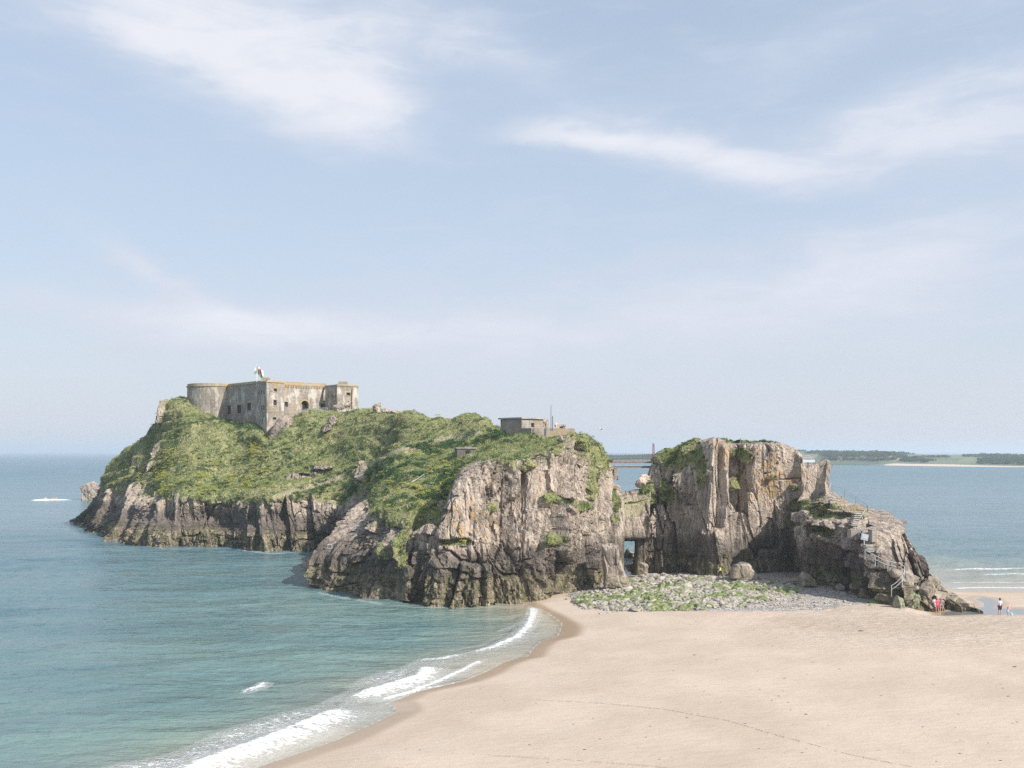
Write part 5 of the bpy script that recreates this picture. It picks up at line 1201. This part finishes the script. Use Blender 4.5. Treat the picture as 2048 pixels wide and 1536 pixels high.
shaped('rock', [(1248,1142),(1247,1112),(1252,1106),(1257,1100),(1262,1106),(1270,1112),(1282,1142)], 171, 2, 'reddish rock seen through the natural arch', 27, rough=.35)
boulder(1262, 1147, 147, (1.6, 1.0, .6), 'dark wet boulder lying in the mouth of the arch', 28, z=.6)
boulder(1287, 1143, 139.5, (.7, .7, 1.1), 'upright brown stone beside the right foot of the arch', 29, z=1.0)
boulder(1288, 968, 147, (1.4, 1.3, 1.2), 'dark squared rock on the saddle right of the gap', 33, z=12.6)
an = np.linspace(0, 2*np.pi, 60, endpoint=False); rr_ = 1+.35*np.sin(an*3+1)+.2*np.sin(an*7)+.12*np.sin(an*13+2); c_ = W(97, 1000, 371); sv_ = [(0, 0, .32)]+[(6.0*math.cos(a)*r_*.55, 3.2*math.sin(a)*r_*.55, .30) for a, r_ in zip(an, rr_)]+[(6.6*math.cos(a)*r_, 4.4*math.sin(a)*r_, -.15) for a, r_ in zip(an, rr_)]
fs_ = [(0, 1+k, 1+(k+1) % 60) for k in range(60)]+[(1+k, 61+k, 61+(k+1) % 60) for k in range(60)]+[(1+k, 61+(k+1) % 60, 1+(k+1) % 60) for k in range(60)]
M['surf'] = simple('surf_foam', (0.78, 0.80, 0.80), .7, var=.08, scale=1.5, bump=.1); sf = mk('surf', mesh_np('surf', sv_, fs_), M['surf']); sf.location = (c_[0], c_[1], 0); tag(sf, kind='stuff')
# stone stumps near the fort
for (px, py, D, s_, lb, sd_) in [(755, 823, 204, (.95, .8, 1.15), 'tall pale ruined stone stump on the skyline right of the fort', 41), (771, 826, 203, (.9, .8, .65), 'orange-lichened ruined stone in the middle of the skyline stumps', 42), (784, 829, 203, (.8, .7, .45), 'low ruined stone between the orange stone and the last stump', 45),
                                 (796, 831, 202, (.8, .7, .6), 'rightmost ruined stone stump on the skyline', 43), (686, 817, 212, (1.9, .9, .85), 'ruined rubble wall end at the foot of the right fort tower', 44), (664, 848, 206, (.9, .8, 1.0), 'pale rock outcrop on the turf below the fort entrance', 46),
                                 (1092, 857, 168, (.8, .7, .85), 'grassy rock behind the lookout hut', 47), (1114, 858, 162, (.55, .5, .6), 'rounded rock on the wall right of the mast', 48), (1127, 859, 162, (.7, .6, .45), 'low grassy rock right of the rounded rock and the mast', 49)]:
    boulder(px, py, D, s_, lb, sd_, rough=.16)
# tumbled boulders at the right-hand end
ORDN = 'first second third fourth fifth sixth seventh eighth ninth tenth eleventh twelfth thirteenth fourteenth fifteenth'.split()
tb_ = [(1752,1203,2.6,1.0),(1776,1204,1.5,1.2),(1797,1213,1.3,1.9),(1812,1208,1.1,1.5),(1826,1214,1.8,2.1),(1846,1209,1.2,1.3),(1862,1201,1.5,1.3),(1878,1203,1.2,1.2),(1898,1207,1.7,1.4),(1914,1213,1.2,1.2),(1928,1217,1.5,1.2),(1944,1216,1.1,.9),(1955,1219,.8,.6),(1790,1190,1.6,1.7),(1770,1192,1.2,1.3)]; tb_.sort()
for k, (px, py, w_, h_) in enumerate(tb_):
    gp = ground_at(px, py+2); o = boulder(px, py, gp[1], (w_*.52, w_*.5, h_*.5), ORDN[k]+' from the left of the green weedy boulders at the foot of the crag', 60+k, M['algae_rock'], rot=random.random()*3, z=gp[2]-.25, group='weed-covered boulders at the foot of the right crag', rough=.09, planes=12, sub=4)
for k in range(46):
    t_ = random.random(); px = 1795+150*t_+random.uniform(-12, 12); py = 1150+55*t_+random.uniform(-12, 16); h_, n__ = hit(px, py)
    if h_ is None: continue
    s_ = random.uniform(.35, 1.0); v, f = rock_geo((s_, s_*.9, s_*.75), 200+k, 3, 9, .10); o = mk('boulder', mesh_np('boulder', v, f, smoothf=False), boulder_m); o.location = h_; tag(o, 'pale angular boulder in the heap tumbled below the right crag', 'boulder', 'pale boulders heaped below the right crag')

# ------------------------------------------------------------------ cobbles
def cob_proto(seed):
    v, f = rock_geo((1, .85, .62), 300+seed, 2, 7, .05); return v, f
protos = [cob_proto(k) for k in range(9)]
peb_poly = np.array([W(px, py, (CH-1.3)*F/(py-HY))[:2] for px, py in [(1140,1176),(1146,1196),(1200,1210),(1290,1213),(1400,1217),(1545,1219),(1640,1212),(1700,1200),(1690,1180),(1640,1165),(1520,1150),(1440,1146),(1300,1140),(1262,1142),(1240,1165),(1180,1168)]])
core = np.array([W(px, py, (CH-1.3)*F/(py-HY))[:2] for px, py in [(1150,1182),(1155,1198),(1210,1206),(1290,1211),(1400,1212),(1500,1208),(1580,1190),(1610,1175),(1560,1160),(1500,1158),(1440,1150),(1300,1144),(1262,1146),(1240,1168)]])
cand = np.stack([rng.uniform(4, 48, 60000), rng.uniform(108, 145, 60000)], 1)
ins = poly_sd(cand[:, 0], cand[:, 1], peb_poly); insc = poly_sd(cand[:, 0], cand[:, 1], core)
prob = np.where(insc > 0, 1.0, np.where(ins > 0, .28, .05*(ins > -3.5)*np.exp(ins/1.5))); pn = fbm(np.stack([cand[:, 0]*.35, cand[:, 1]*.5, cand[:, 0]*0], 1), 4, seed=173); cand = cand[rng.random(len(cand)) < prob*np.clip(.42+.75*pn, .05, .9)]; insc = poly_sd(cand[:, 0], cand[:, 1], core); ins = poly_sd(cand[:, 0], cand[:, 1], peb_poly)
size = (0.08+0.42*rng.random(len(cand))**3.2)*np.where(insc > 0, 1.0, np.where(ins > 0, .55, .6))*(1+.5*fbm(np.stack([cand[:, 0]*.3, cand[:, 1]*.3, cand[:, 0]*0], 1), 2, seed=170)); size *= np.where((cand[:, 0] < 22) & (cand[:, 1] > 124), 1.45, 1.0)
keepn = min(len(cand), 11000); cand, size, insc = cand[:keepn], size[:keepn], insc[:keepn]
algp = fbm(np.stack([cand[:, 0]*.25, cand[:, 1]*.25, cand[:, 0]*0], 1), 3, seed=171)+.55*np.exp(-((cand[:, 0]-30)/14)**2-((cand[:, 1]-120)/7)**2)+.5*np.exp(-((cand[:, 0]-14)/9)**2-((cand[:, 1]-116)/3)**2)-.15*(insc < 0)
alg = np.clip(-.06+algp*.95+rng.normal(0, .30, len(cand)), 0, 1)*(insc > -1); tone = rng.random(len(cand))
order = np.argsort(-size); big = order[:300]; rest = order[300:]
cm = [mk('cobble', mesh_np('cobble', *p, {'algae': np.full(len(p[0]), av), 'tone': np.full(len(p[0]), tv)}, smoothf=False), M['cobble']) for p, (av, tv) in zip([protos[k % 9] for k in range(18)], [(0.0, .1), (0, .5), (0, .9), (0, .3), (.1, .7), (0, .0), (.1, .5), (0, .6), (.1, .2)]+[(.8, .1), (1.0, .2), (.9, .0), (.7, .3), (.9, .1), (.8, .3), (1, 0), (.7, .2), (.85, .1)])]
used = set()
for i in big:
    green = alg[i] > .35; k = random.randrange(9)+(9 if green else 0)
    o = cm[k] if k not in used else cm[k].copy()
    if k in used: col.objects.link(o)
    used.add(k); s_ = float(size[i]); x, y = map(float, cand[i]); o.location = (x, y, gz(x, y)+s_*.25); o.scale = (s_*random.uniform(1, 1.35), s_*random.uniform(1, 1.3), s_*random.uniform(.8, 1.15)); o.rotation_euler = (random.uniform(-.3, .3), random.uniform(-.3, .3), random.uniform(0, 6.28))
    if green: tag(o, 'large beach stone with bright green weed on its top, in the stone bank', 'stone', 'weed-topped stones of the bank below the cliff')
    else: tag(o, 'large bare grey beach stone lying in the stone bank', 'stone', 'bare grey stones of the bank below the cliff')
for k in range(18):
    if k not in used: bpy.data.objects.remove(cm[k])
VV, FF, AA, TT = [], [], [], []; o_ = 0
for k in range(9):
    ids = rest[k::9]; v, f = protos[k]
    if k >= 0 and len(ids):
        # tiny stones use the coarse sphere
        n = len(ids); an = rng.random(n)*6.283; ca, sa = np.cos(an), np.sin(an); s_ = size[ids][:, None, None]*rng.uniform(.8, 1.3, (n, 1, 3))*np.array([1, 1, .8]); q = v[None]*s_
        x = q[..., 0]*ca[:, None]-q[..., 1]*sa[:, None]; y = q[..., 0]*sa[:, None]+q[..., 1]*ca[:, None]; zz = np.array([gz(a_, b_) for a_, b_ in cand[ids]])
        q = np.stack([x+cand[ids][:, 0:1], y+cand[ids][:, 1:2], q[..., 2]+(zz+size[ids]*.22)[:, None]], -1).reshape(-1, 3)
        VV.append(q); FF.append((f[None]+(np.arange(n)*len(v))[:, None, None]).reshape(-1, 3)+o_); AA.append(np.repeat(alg[ids], len(v))); TT.append(np.repeat(tone[ids], len(v))); o_ += len(q)
tag(mk('shingle', mesh_np('shingle', np.concatenate(VV), np.concatenate(FF), {'algae': np.concatenate(AA), 'tone': np.concatenate(TT)}, smoothf=False), M['cobble']), kind='stuff')
# scattered weed scraps and shells on the sand
n = 200; px = rng.uniform(700, 2048, n); py = 1225+rng.random(n)**1.3*300; VV, FF = [], []; o_ = 0; v, f = ICO[1]
for k in range(n):
    p = ground_at(px[k], py[k])
    if poly_sd(np.array([p[0]]), np.array([p[1]]), land)[0] < 3: continue
    s_ = rng.uniform(.015, .05)*(2.2 if rng.random() < .06 else 1); VV.append(v*np.array([s_*rng.uniform(1, 3), s_, s_*.5])+p+np.array([0, 0, s_*.2])); FF.append(f+o_); o_ += len(v)
M['weed'] = simple("dried_weed", (0.10, 0.085, 0.07), .9, var=.5, scale=.5)
tag(mk('beach_debris', mesh_np('beach_debris', np.concatenate(VV), np.concatenate(FF), smoothf=False), M['weed']), kind='stuff')

# ------------------------------------------------------------------ steps cut into the right crag
def flight(name, a_px, b_px, n, width, label, D0, dr=.45, run=None):
    """n steps from foot pixel a to head pixel b"""
    a_ = surf(*a_px, D0); b_ = surf(*b_px, D0); a_ = a_+np.array([0, -dr, 0]); b_ = b_+np.array([0, -dr, 0])
    b_[1] = min(max(b_[1], a_[1]+.15*n), a_[1]+.45*n)
    b_ = W(b_px[0], b_px[1], b_[1]); root = empty(name, tuple(a_), label, 'steps')
    for k in range(n):
        p = a_+(b_-a_)*(k+.5)/n; rise = (b_[2]-a_[2])/n
        stp = MB(a_).box(p+np.array([0, .45, rise*.5-.03]), (width/2, 0, 0), (0, .58, 0), (0, 0, .045)).build('step', M['stair'], root)
        MB(a_).box(p+np.array([0, .5, -.08]), (width/2-.04, 0, 0), (0, .5, 0), (0, 0, rise*.5)).build('riser', M['riser'], stp)  # riser coloured darker than its tread: shade put into the colour
    return root, a_, b_
f1_, a1, b1 = flight('steps', (1706, 1053), (1717, 1027), 7, .75, 'upper flight of concrete steps in the right crag, below the bare pole', 127)
f2_, a2, b2 = flight('steps', (1738, 1104), (1738, 1090), 5, .8, 'middle flight of concrete steps beside the notice board', 121)
f3_, a3, b3 = flight('steps', (1797, 1177), (1808, 1144), 10, .9, 'bottom flight of concrete steps reaching the boulders at the beach', 114)
def rail_path(pts, D0, dr): 
    out = []
    for px, py in pts: p = surf(px, py, D0); out.append(W(px, py, p[1]-dr))
    return out
def rails2(name, top_px, label, mat, D0, dr=1.0, h=.95, r=.03, sp=1.6):
    pts = rail_path(top_px, D0, dr)
    # keep distances smooth
    for _ in range(2):
        ys = [p[1] for p in pts]; pts = [W(px, py, (ys[max(i-1, 0)]+ys[i]*2+ys[min(i+1, len(ys)-1)])/4) for i, (px, py) in enumerate(top_px)]
    return railing(name, [p-np.array([0, 0, h]) for p in pts], label, 'railing', mat, h=h, rails=(1, .55), r=r, spacing=sp)
rails2('railing', [(1711, 1050), (1720, 1036), (1730, 1021)], 'pale metal handrail beside the upper flight of steps', M['steel'], 126, 1.4, r=.035)
rails2('railing', [(1718, 1054), (1728, 1066)], 'short pale handrail between upper steps and notice board', M['steel'], 124, 1.3)
rails2('railing', [(1730, 1098), (1735, 1102), (1752, 1112), (1771, 1121), (1790, 1125), (1802, 1127)], 'long pale handrail running down across the middle of the right crag', M['steel'], 118, 1.3, r=.035)
rails2('railing', [(1802, 1127), (1809, 1134), (1808, 1145), (1803, 1155), (1790, 1167), (1783, 1171)], 'curved pale handrail at the bottom flight of steps', M['steel'], 114, 1.6, r=.035)
rails2('railing', [(1664, 972), (1682, 976), (1700, 986), (1717, 999), (1733, 1010)], 'thin dark wire handrail descending the skyline of the right crag', M['darksteel'], 132, .2, h=.9, r=.018, sp=2.0)
pp = W(1736, 1029, 126); o = tag(MB(pp).tube([pp-np.array([0, 0, .8]), W(1736, 1011, 126)], [.09, .07], 6).build('pole', M['wood'], None), 'dark wooden post at the top of the upper steps', 'post'); o.location = pp
for (c_, w_, h_, lb) in [((1707, 1067), .75, .5, 'pale concrete landing wall under the upper steps'), ((1741, 1070), .3, .7, 'narrow rendered wall right of the notice board')]:
    p = surf(*c_, 123)+np.array([0, -.6, 0]); ob = tag(MB(p).box(p, (w_, .05, 0), (0, .7, 0), (0, 0, h_)).build('landing_wall', M['bunker'], None, u_), lb, 'wall'); ob.location = p
sg = surf(1730, 1075, 122)+np.array([0, -1.3, 0]); sg = W(1729.5, 1074, sg[1]); sign = empty('notice_board', tuple(sg), 'tilted blue-grey notice board on a post beside the middle steps', 'sign')
MB(sg).box(sg, (.40, 0, -.10), (0, .025, 0), (.07, 0, .36)).build('panel', M['sign'], sign)
MB(sg).box(sg+np.array([0, -.04, .03]), (.30, 0, -.075), (0, .006, 0), (.045, 0, .22)).build('notice_sheet', M['sheet'], sign)
MB(sg).tube([sg+np.array([-.05, .06, -.3]), sg+np.array([-.05, .06, -2.0])], .06, 6).build('post', M['steel'], sign)
# steps and handrail at the tip of the left headland
f4_, a4, b4 = flight('steps', (712, 1062), (725, 1048), 5, 1.2, 'flight of steps cut into the left tip of the headland', 141, .4)
fr_ = W(664, 1088.6, 133.5); pts = [W(664, 1088.6, 133.5), W(687, 1075, 136), W(709, 1061, 139), W(717, 1044, 141), W(731, 1032, 143)]
rl = railing('railing', [p-np.array([0, 0, 1.0]) for p in pts], 'white metal handrail with a square end frame on the left tip of the headland', 'railing', M['steel'], h=1.0, rails=(1, .5), r=.035, spacing=2.2)
o0 = np.array(rl.location); q = W(664, 1088.6, 133.5); x_ = np.array([-.56, 0, 0]); z_ = np.array([0, 0, -.55])
MB(o0).tube([q, q+x_, q+x_+z_, q+z_, q], .035, 5).build('end_frame', M['white'], rl)
pts = [surf(797.6, 980, 152), surf(815, 975, 153), surf(832, 967, 154), surf(848, 956, 155)]
railing('railing', pts, 'pale handrail half hidden in the grass above the headland', 'railing', M['steel'], h=.55, rails=(1,), r=.04, spacing=3)
pp = surf(1616, 936, 141); o = tag(MB(pp).tube([pp-np.array([0, 0, .3]), pp+np.array([0, 0, .85])], .07, 6).build('pole', M['darksteel'], None), 'tiny dark stake on top of the stack near its right end', 'post'); o.location = pp
for (px, py, lb) in [(1755, 1112, 'rusty mooring post in the middle of the right crag'), (1789, 1131, 'rusty mooring post just above the bottom flight of steps')]:
    p = surf(px, py, 117)+np.array([0, -.9, -.4]); o = tag(MB(p).tube([p, p+np.array([0, 0, .9])], [.09, .08], 8).build('mooring_post', M['rust'], None), lb, 'post'); o.location = p
# far houses
for (px, py, w_, h_, lb) in [(1722, 909.5, 3.2, 1.3, 'small white house on the far hillside above the pale cliff'), (1756, 902.3, 3.0, 1.8, 'white house on the skyline of the far coast')]:
    p = W(px, py, 1560 if py > 905 else 1780); hs = empty('house', tuple(p), lb, 'house')
    MB(p).box(p, (w_, 0, 0), (0, 2, 0), (0, 0, h_)).build('wall', M['white'], hs); z1_ = p[2]+h_
    MB(p).add([(p[0]-w_-.2, p[1]-2.2, z1_), (p[0]+w_+.2, p[1]-2.2, z1_), (p[0]+w_+.2, p[1]+2.2, z1_), (p[0]-w_-.2, p[1]+2.2, z1_), (p[0]-w_, p[1], z1_+1.0), (p[0]+w_, p[1], z1_+1.0)], [(0, 1, 5, 4), (2, 3, 4, 5), (1, 2, 5), (3, 0, 4)]).build('roof', M['concrete'], hs)
p = W(1620, 922, 1410); hs = empty('waterfront_building', tuple(p), 'long pale low building at the water edge of the far coast', 'building')
MB(p).box(p+np.array([-3, 0, 0]), (9, 0, 0), (0, 3, 0), (0, 0, 2.0)).build('wall', M['white'], hs); MB(p).box(p+np.array([-3, 0, 2.3]), (9.3, 0, 0), (0, 3.3, 0), (0, 0, .28)).build('roof', M['concrete'], hs)

# ------------------------------------------------------------------ people
def person(loc, heading, H, pose, cloth, label, name='person', group=None):
    """continuous skinned body in local metres (scaled to height H); pose: dict of joint offsets"""
    root = empty(name, loc, label, 'person', group); root.rotation_euler = (0, 0, heading); k = H/1.75
    J = dict(pel=(0, 0, .93), wai=(0, 0, 1.08), che=(0, 0, 1.32), nk=(0, 0, 1.48), hd=(0, .01, 1.60), top=(0, .0, 1.72),
             lh=(.10, 0, .90), lk=(.11, .02, .50), la=(.11, 0, .09), lt=(.12, .16, .03), rh=(-.10, 0, .90), rk=(-.11, .02, .50), ra=(-.11, 0, .09), rt=(-.12, .16, .03),
             ls=(.19, 0, 1.42), le=(.24, -.02, 1.13), lw=(.25, .08, .88), lp=(.25, .10, .80), rs=(-.19, 0, 1.42), re=(-.24, -.02, 1.13), rw=(-.25, .08, .88), rp=(-.25, .10, .80))
    J.update(pose)
    Rd = dict(pel=.13, wai=.115, che=.135, nk=.055, hd=.10, top=.07, lh=.095, lk=.06, la=.04, lt=.035, rh=.095, rk=.06, ra=.04, rt=.035, ls=.06, le=.042, lw=.028, lp=.036, rs=.06, re=.042, rw=.028, rp=.036)
    E = [('pel', 'wai'), ('wai', 'che'), ('che', 'nk'), ('nk', 'hd'), ('hd', 'top'), ('pel', 'lh'), ('lh', 'lk'), ('lk', 'la'), ('la', 'lt'), ('pel', 'rh'), ('rh', 'rk'), ('rk', 'ra'), ('ra', 'rt'),
         ('che', 'ls'), ('ls', 'le'), ('le', 'lw'), ('lw', 'lp'), ('che', 'rs'), ('rs', 're'), ('re', 'rw'), ('rw', 'rp')]
    for s_ in 'lr':                                   # five fingers on each hand
        p = np.array(J[s_+'p']); d = p-np.array(J[s_+'w']); d = d/(np.linalg.norm(d)+1e-6); sx_ = np.cross(d, (1, 0, 0)); sx_ /= np.linalg.norm(sx_)+1e-6
        for q in range(5):
            off_ = (q-1.5)*.018 if q < 4 else -.045; L_ = [.062, .074, .07, .055, .05][q]; a_ = p+sx_*off_*.8+d*(.012 if q < 4 else -.02); b_ = a_+d*L_*(1 if q < 4 else .6)+sx_*(0 if q < 4 else -.02)+np.array([0, .01, 0])
            J[f'{s_}f{q}a'] = tuple(a_); J[f'{s_}f{q}b'] = tuple(b_); Rd[f'{s_}f{q}a'] = .009; Rd[f'{s_}f{q}b'] = .008; E += [(s_+'p', f'{s_}f{q}a'), (f'{s_}f{q}a', f'{s_}f{q}b')]
    def skinned(nm, keys, edges, mat, grow=0.0, parent=root, rr=None):
        me = bpy.data.meshes.new(nm); idx = {q: i for i, q in enumerate(keys)}; me.from_pydata([tuple(np.array(J[q])*k) for q in keys], [(idx[a_], idx[b_]) for a_, b_ in edges], []); me.update()
        o = mk(nm, me, mat, parent); md = o.modifiers.new('skin', 'SKIN'); md.use_smooth_shade = True
        sv = me.skin_vertices[0].data if me.skin_vertices else None
        if sv is None:
            import bmesh
            bmm = bmesh.new(); bmm.from_mesh(me); bmm.verts.layers.skin.verify(); bmm.to_mesh(me); bmm.free(); sv = me.skin_vertices[0].data
        for q, i in idx.items():
            r_ = ((rr or {}).get(q, Rd[q]+grow))*k; sv[i].radius = (r_, r_*(.72 if q in ('wai', 'che', 'pel') else 1)); sv[i].use_root = (i == 0)
        o.modifiers.new('sub', 'SUBSURF').render_levels = 1; return o
    keys = list(J.keys()); body = skinned('body', keys, E, M[cloth.get('skin', 'skin')])
    topk = ['che', 'wai', 'pel', 'nk', 'ls', 'rs', 'le', 're']; te = [('che', 'wai'), ('wai', 'pel'), ('che', 'nk'), ('che', 'ls'), ('che', 'rs'), ('ls', 'le'), ('rs', 're')]
    if cloth.get('sleeve'): topk += ['lw', 'rw']; te += [('le', 'lw'), ('re', 'rw')]
    rr = {q: Rd[q]+.02 for q in topk}; rr['nk'] = .06; skinned('top', topk, te, M[cloth['top']], rr=rr)
    lk_ = ['pel', 'lh', 'rh', 'lk', 'rk']; le_ = [('pel', 'lh'), ('pel', 'rh'), ('lh', 'lk'), ('rh', 'rk')]
    if cloth.get('long'): lk_ += ['la', 'ra']; le_ += [('lk', 'la'), ('rk', 'ra')]
    rr = {q: Rd[q]+.022 for q in lk_}; skinned('trousers' if cloth.get('long') else 'shorts', lk_, le_, M[cloth['leg']], rr=rr)
    # hair or hat, face
    hd = np.array(J['hd'])*k; v, f = ICO[3]; hv = v*np.array([.108, .118, .125])*k; hv[:, 2] += .045*k; keepf = [t_ for t_ in f if hv[t_].mean(0)[2] > (0.02*k) or hv[t_].mean(0)[1] < -.03*k]
    hm = mesh_np('hair', hv+hd, np.array(keepf)); mk('hat' if cloth.get('hat') else 'hair', hm, M[cloth.get('hat') or 'hair'], root)
    if cloth.get('hat'): MB().tube([hd+np.array([0, .02, .06])*k, hd+np.array([0, .02, .075])*k], [.19*k, .17*k], 14).build('brim', M[cloth['hat']], root)
    fm_ = MB(); fm_.tube([hd+np.array([0, .09, .02])*k, hd+np.array([0, .125, -.015])*k], [.012*k, .018*k], 6); fm_.tube([hd+np.array([-.025, .098, -.05])*k, hd+np.array([.025, .098, -.05])*k], .008*k, 5)
    fm_.build('nose_and_mouth', M['skin'], root); ey = MB()
    for sx_ in (-1, 1): ey.tube([hd+np.array([sx_*.036, .088, .03])*k, hd+np.array([sx_*.036, .104, .03])*k], .011*k, 6)
    ey.build('eyes', M['black'], root)
    return root
def onsand(px, py): return tuple(ground_at(px, py))
px_ = (1441-CX)*134/F; person((px_, 134.0, gz(px_, 134.0)+.12), R(100), 1.72, dict(lk=(.10, .22, .52), la=(.10, .30, .12), lt=(.10, .46, .07), rk=(-.10, -.06, .50), ra=(-.10, -.34, .13), rt=(-.10, -.22, .04), che=(0, .06, 1.30), nk=(0, .10, 1.46), hd=(0, .15, 1.57), top=(0, .17, 1.69), ls=(.19, .06, 1.40), rs=(-.19, .06, 1.40), le=(.24, -.10, 1.14), lw=(.25, .02, .92), lp=(.25, .05, .84), re=(-.24, .18, 1.16), rw=(-.24, .36, 1.02), rp=(-.24, .43, .98)),
       dict(top='yellow', leg='black', long=True, sleeve=True, hat=None), 'person in a bright yellow top and dark trousers walking over the stones below the cliff')
person(onsand(2000, 1230), R(12), 1.80, dict(), dict(top='whiteblue', leg='navy'), 'dark-haired person in pale blue T-shirt and navy shorts standing by the pool')
person(onsand(2015.5, 1231), R(-70), 1.12, dict(pel=(0, -.10, .80), wai=(0, -.04, .98), che=(0, .10, 1.18), nk=(0, .18, 1.33), hd=(0, .24, 1.43), top=(0, .28, 1.54), lh=(.1, -.1, .78), rh=(-.1, -.1, .78), lk=(.11, .12, .46), rk=(-.11, .10, .46), ls=(.17, .12, 1.28), rs=(-.17, .12, 1.28), le=(.2, .24, 1.04), re=(-.2, .24, 1.04), lw=(.16, .42, .92), rw=(-.16, .42, .92), lp=(.15, .49, .88), rp=(-.15, .49, .88)),
       dict(top='palepink', leg='cyan', sleeve=True, hat='palepink'), 'small child in pale pink top and light blue shorts bending at the pool')
bk = np.array(ground_at(2023, 1231)); bkt = empty('bucket', tuple(bk), 'small pale blue toy bucket beside the bending child', 'bucket')
MB(bk).tube([bk, bk+np.array([0, 0, .24])], [.09, .13], 12).build('tub', M['cyan'], bkt); MB(bk).tube([bk+np.array([-.13, 0, .22]), bk+np.array([-.08, 0, .33]), bk+np.array([.08, 0, .33]), bk+np.array([.13, 0, .22])], .008, 5).build('handle', M['white'], bkt)
hld = dict(le=(.22, .12, 1.14), lw=(.12, .28, 1.06), lp=(.08, .34, 1.05))
person(onsand(1875, 1225), R(170), 1.62, dict(**hld), dict(top='pink', leg='pink', hat='redhat'), 'person in bright pink top, shorts and pale red hat beside the green boulders')
person(onsand(1868.5, 1223), R(200), 1.55, dict(), dict(top='cream', leg='cream', hat=None), 'person in white partly behind the person in pink')
person(onsand(1883, 1226), R(150), 1.66, dict(lk=(.10, .14, .50), la=(.10, .16, .10), lt=(.10, .30, .05)), dict(top='grey', leg='khaki', hat='khaki'), 'person in grey T-shirt, khaki shorts and hat right of the person in pink')
# gulls
def gull(p, label, flying=True):
    root = empty('gull', tuple(p), label, 'gull'); v, f = ICO[2]; mk('body', mesh_np('body', v*np.array([.30, .10, .10]), f), M['gull'], root)
    wv_ = []; ff = []
    for s_ in (-1, 1):
        b0 = len(wv_); wv_ += [(-.10, s_*.05, .04), (.14, s_*.05, .04), (.12, s_*.35, .20), (-.06, s_*.35, .20), (-.10, s_*.72, .10), (-.16, s_*.72, .10), (-.10, s_*.05, .02), (.14, s_*.05, .02), (.12, s_*.35, .18), (-.06, s_*.35, .18), (-.10, s_*.72, .09), (-.16, s_*.72, .09)]
        ff += [tuple(b0+i for i in q) for q in [(0, 1, 2, 3), (3, 2, 4, 5), (6, 9, 8, 7), (9, 11, 10, 8), (1, 7, 8, 2), (2, 8, 10, 4), (0, 3, 9, 6), (3, 5, 11, 9)]]
    MB().add(wv_, ff).build('wings', M['white'], root); MB().tube([(.28, 0, .02), (.40, 0, .0)], [.04, .005], 6).build('beak', M['pipe'], root); root.rotation_euler = (0, 0, .6); return root
gull(W(1202, 858.5, 150), 'gull flying in the sky above the footbridge')

# ------------------------------------------------------------------ sea air
v = np.array([(x, y, z) for z in (-6, 60) for y in (-400, 75000) for x in (-74000, 74000)])
hme = bpy.data.meshes.new("haze"); hme.from_pydata(v.tolist(), [], [(0, 2, 3, 1), (4, 5, 7, 6), (0, 1, 5, 4), (2, 6, 7, 3), (0, 4, 6, 2), (1, 3, 7, 5)]); hme.update()
hm = bpy.data.materials.new("haze"); hm.use_nodes = True; ht = NT(hm.node_tree); ht.n.clear(); ho = ht.node('ShaderNodeOutputMaterial'); pv_ = ht.node('ShaderNodeVolumePrincipled')
pv_.inputs['Color'].default_value = (0.82, 0.90, 1.0, 1); pv_.inputs['Density'].default_value = 0.00022; pv_.inputs['Anisotropy'].default_value = 0.2
ht.l.new(pv_.outputs[0], ho.inputs['Volume']); tag(mk("haze", hme, hm), kind='stuff')
